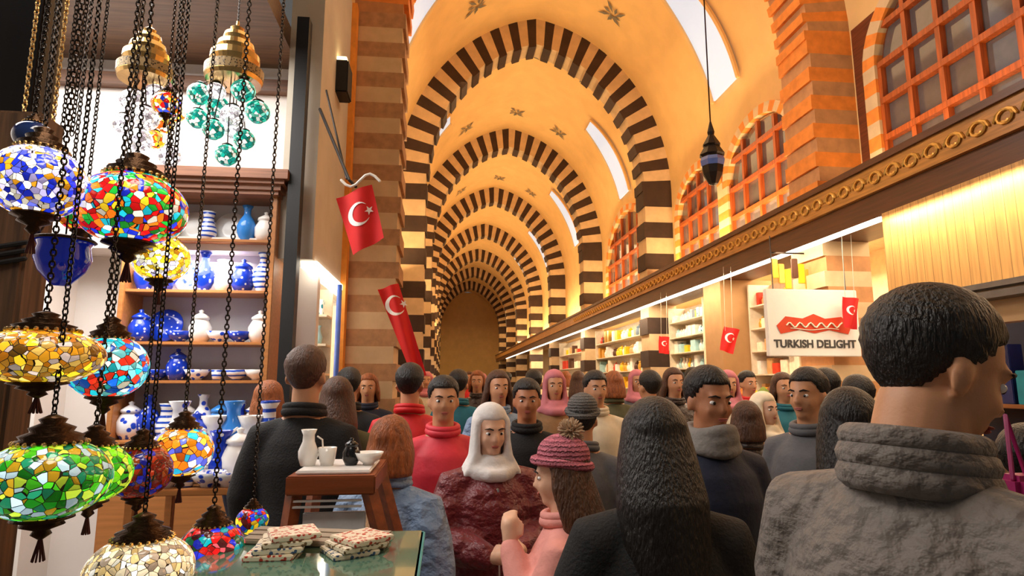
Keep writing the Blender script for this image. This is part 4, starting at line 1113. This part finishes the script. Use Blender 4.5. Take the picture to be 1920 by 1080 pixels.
# pink knit beanie
t, s, B, V, hd = person('girl in pink knitted beanie with fur pompom and salmon coat, facing left', (1046, 892), 2.02, -72, skinm=SK1, hair=H_bn, hairstyle='long', coat=C_pink, pose='chin', tilt=.1, voxel=.010, hat=knit('pink knit', (216, 122, 140)), coatlen=.55)
bm = bmesh.new(); c = B(hd(0, -.06, 1.80))
for k in range(220):
    v = Vector((random.gauss(0, 1), random.gauss(0, 1), random.gauss(0, 1))).normalized(); tube(bm, [c + v * .02, c + v * (.038 + .008 * random.random())], [.005, .002], 4)
obj('pompom', bm, mat('beige fur', (186, 160, 132), .95, var=.3, scale=60), t)

person('person with short dark hair and dark coat, back turned, before the pottery table', (577, 706), 2.9, 8, hair=H_bn, coat=C_blk, voxel=.014)
person('dark haired man in navy coat and grey scarf facing the camera, right of centre', (1333, 752), 2.25, 172, skinm=SK3, hair=H_bk, coat=C_nav, voxel=.011, tilt=.08, scarf=mat('grey neck scarf', (130, 126, 122), .9, bump=.4, bscale=60))
person('woman with brown hair in a dark brown padded coat walking away, under the tan pier', (1400, 790), 3.45, 20, hair=H_bn, hairstyle='bob', coat=C_brn, voxel=.012, bulk=.015)
person('woman in a cream headscarf and camel coat in the crowd below the white sign', (1436, 768), 4.1, 160, skinm=SK1, hair=mat('cream scarf cloth', (240, 224, 196), .85), hairstyle='scarf', coat=C_tan, voxel=.014)
person('man with dark hair in a black coat facing left under the white sign', (1512, 742), 2.75, -120, skinm=SK2, hair=H_bk, coat=C_gry, voxel=.013)
person('person in a black wool coat seen from behind, just left of the big man', (1590, 800), 1.9, 15, hair=H_bk, hairstyle='long', coat=C_blk, voxel=.012)
person('dark haired person in a bright red jacket, back turned, left of centre', (770, 722), 3.9, 10, hair=H_bk, coat=C_red, voxel=.014)
person('person in a rose red jacket facing the camera beside the bright red jacket', (832, 752), 3.2, 175, skinm=SK2, hair=H_bk, hairstyle='short', coat=C_red2, voxel=.014)
person('ginger haired woman in a pale blue padded coat left of the maroon puffer', (738, 836), 2.48, 25, hair=H_rd, hairstyle='bob', coat=C_blu, voxel=.012, bulk=.02)
person('man with brown face and dark hair behind the pink beanie', (988, 752), 3.5, 185, skinm=SK3, hair=H_bk, coat=C_blk, voxel=.014)
person('person in a grey beanie between the pink beanie and the black coat', (1092, 788), 3.2, 10, hair=H_bk, hat=knit('grey knit', (120, 118, 116)), coat=C_gry, voxel=.014)
person('dark clothed person at the right edge carrying a magenta bag', (1935, 868), 1.75, 60, hair=H_bk, coat=C_blk, voxel=.014)
c = at(1912, 898, 1.5)
t = thing('shoulder_bag', 'magenta shoulder bag at the right edge', 'bag', (c.x, c.y, c.z - .04))
obj('pouch', bbox(-.03, .06, -.03, .05, -.05, .05, .015), mat('magenta leather', (150, 30, 90), .4), t)
bm = bmesh.new(); tube(bm, [(-.02, 0, .04), (0, .02, .2), (.05, .03, .04)], .006, 6); obj('strap', bm, mat('magenta leather', (150, 30, 90), .4), t)

# crowd: a few base figures, copied with clothing of their own
bases = []
for k, (hs, hm, cm) in enumerate([('short', H_bk, C_nav), ('long', H_bn, C_tan), ('scarf', mat('rose scarf cloth', (200, 120, 130), .85), C_gry), ('bob', H_rd, C_blk)]):
    bases.append(person('x', (900, 720), 6 + k, 0, H=1.70, hair=hm, hairstyle=hs, coat=cm, voxel=.018)[0])
colors = [('black', C_blk), ('navy', C_nav), ('camel', C_tan), ('grey', C_gry), ('red', C_red), ('brown', C_brn), ('pale blue', C_blu), ('cream', mat('cream coat', (220, 206, 180), .8)), ('olive', mat('olive coat', (86, 84, 54), .8)), ('teal', mat('teal coat', (24, 96, 110), .8))]
kinds_ = ['short dark haired', 'long brown haired', 'rose scarfed', 'ginger bobbed']
crowd = [(655, 724, 4.6, 0, 0, 0), (690, 728, 5.6, 3, 1, 180), (722, 716, 7.0, 0, 3, 170), (760, 718, 8.5, 1, 2, 0), (800, 714, 9.5, 2, 7, 180), (860, 722, 5.4, 0, 9, 10), (895, 716, 7.4, 3, 5, 190), (935, 728, 4.5, 1, 6, 170), (1000, 718, 6.2, 0, 1, 0), (1040, 724, 5.0, 2, 2, 180), (1085, 716, 7.8, 1, 4, 20), (1118, 730, 4.3, 0, 7, 175), (1150, 722, 5.8, 3, 8, 0), (1195, 716, 6.8, 2, 3, 180), (1215, 726, 4.8, 0, 2, -20), (1265, 718, 5.3, 1, 5, 175), (1298, 712, 6.6, 0, 6, 0), (1366, 722, 5.4, 2, 7, 190), (1404, 720, 6.0, 0, 4, 170), (1470, 728, 4.9, 1, 9, 185), (1546, 728, 3.9, 0, 5, 10), (508, 752, 4.0, 3, 1, 20), (632, 748, 3.7, 1, 8, -10), (950, 712, 11., 0, 0, 0), (880, 710, 12., 1, 4, 180), (1060, 711, 10.5, 3, 7, 0), (1605, 745, 3.4, 0, 3, 5), (850, 711, 14, 0, 2, 0), (905, 711, 15, 2, 9, 0)]
used = set()
for px, py, Y, b, ci, fc in crowd:
    if b not in used: o = bases[b]; used.add(b)
    else: o = copy_tree(bases[b])
    p = at(px, py, Y); sc = min(1.08, max(.92, p.z / (1.635 * 1.70 / 1.75)))
    o.location = (p.x, p.y, 0); o.rotation_euler = (0, 0, -R(fc)); o.scale = (sc, sc, sc)
    cn, cmat = colors[ci]
    where = 'far down the hall' if Y > 8 else ('middle distance' if Y > 5 else 'nearer crowd')
    side = ['left of the hall centre', 'near the hall centre', 'right of the hall centre', 'by the right shops'][0 if px < 760 else 1 if px < 980 else 2 if px < 1260 else 3]
    tag(o, '%s person, %s coat, %s, %s, %s' % (kinds_[b], cn, where, side, 'back turned' if abs(fc) < 90 else 'facing camera'), 'person', 'crowd in the hall')
    for ch in o.children:
        if ch.name.startswith('coat'):
            ch.material_slots[0].link = 'OBJECT'; ch.material_slots[0].material = cmat
            for g in ch.children: g.material_slots[0].link = 'OBJECT'; g.material_slots[0].material = cmat
for o in bpy.data.objects:
    for k in ('_s', '_off'):
        if k in o: del o[k]

# ------------------------------------------------------------------ lights
def area(name, loc, size, sy, power, col, rot=(0, 0, 0)):
    l = bpy.data.lights.new(name, 'AREA'); l.shape = 'RECTANGLE'; l.size = size; l.size_y = sy; l.energy = power; l.color = col
    o = bpy.data.objects.new(name, l); COL.objects.link(o); o.location = loc; o.rotation_euler = rot
    return o
WARM = (1, .70, .36); WARM2 = (1, .80, .55); COOL = (.92, .95, 1)
# uplights on top of the right fascia washing the vault
for k, y in enumerate((3.5, 9., 14.5, 20., 26., 33.)):
    area('uplight', (4.1, y, 3.75), .3, 4.5, 125 if k else 26, WARM, (PI, R(20), 0))
    if k: area('uplight', (-.7, y, 3.75), .3, 4.5, 105, WARM, (PI, R(-20), 0))
# shop front downlights under the fascia
for y in (2.5, 8.0, 13., 19., 26.):
    area('fascia_light', (3.70, y, 3.08), .12, 5.0, 75, WARM2, (0, R(-8), 0))
    area('shop_light', (5.2, y, 3.4), .9, 5.0, 200, WARM2, (0, R(14), 0))
for y in (6.2, 11., 17., 24.):
    area('shop_light', (-1.9, y, 2.55), .8, 4.5, 110, (1, .93, .84), (0, 0, 0))
area('foreground_fill', (-.55, 1.0, 2.9), .5, .8, 16, (1, .9, .78))  # fill added above the left foreground to brighten case, tiles and lamps
area('left_wall_fill', (.6, 5.0, 4.9), .4, .8, 70, (1, .93, .84), (0, R(-75), 0))  # added light without a fixture, brightens the near left wall
area('plank_shop_light', (4.25, 3.2, 2.9), .3, 3, 12, (.9, .95, 1))
area('lamp_shop_light', (-2.6, 3.2, 4.15), 2.2, 2.6, 190, (1, .96, .92))
area('hall_fill', (1.7, 3.5, 7.6), 3.0, 7.0, 90, WARM2)
area('far_hall_fill', (1.7, 40, 6.5), 3.0, 10.0, 420, WARM)  # broad fills added deep in the hall to lift its dark far end
area('far_hall_fill', (1.7, 28, 7.2), 2.0, 8.0, 150, WARM)
area('hall_fill', (1.7, 13, 7.6), 3.0, 10.0, 150, WARM)
W = bpy.data.worlds.new('world'); SC.world = W; W.use_nodes = True
W.node_tree.nodes['Background'].inputs[0].default_value = (.9, .85, .8, 1)
W.node_tree.nodes['Background'].inputs[1].default_value = .12

SC.view_settings.view_transform = 'Standard'
SC.view_settings.look = 'None'
SC.view_settings.exposure = 0.0
SC.view_settings.gamma = 1
SC.view_settings.use_curve_mapping = False
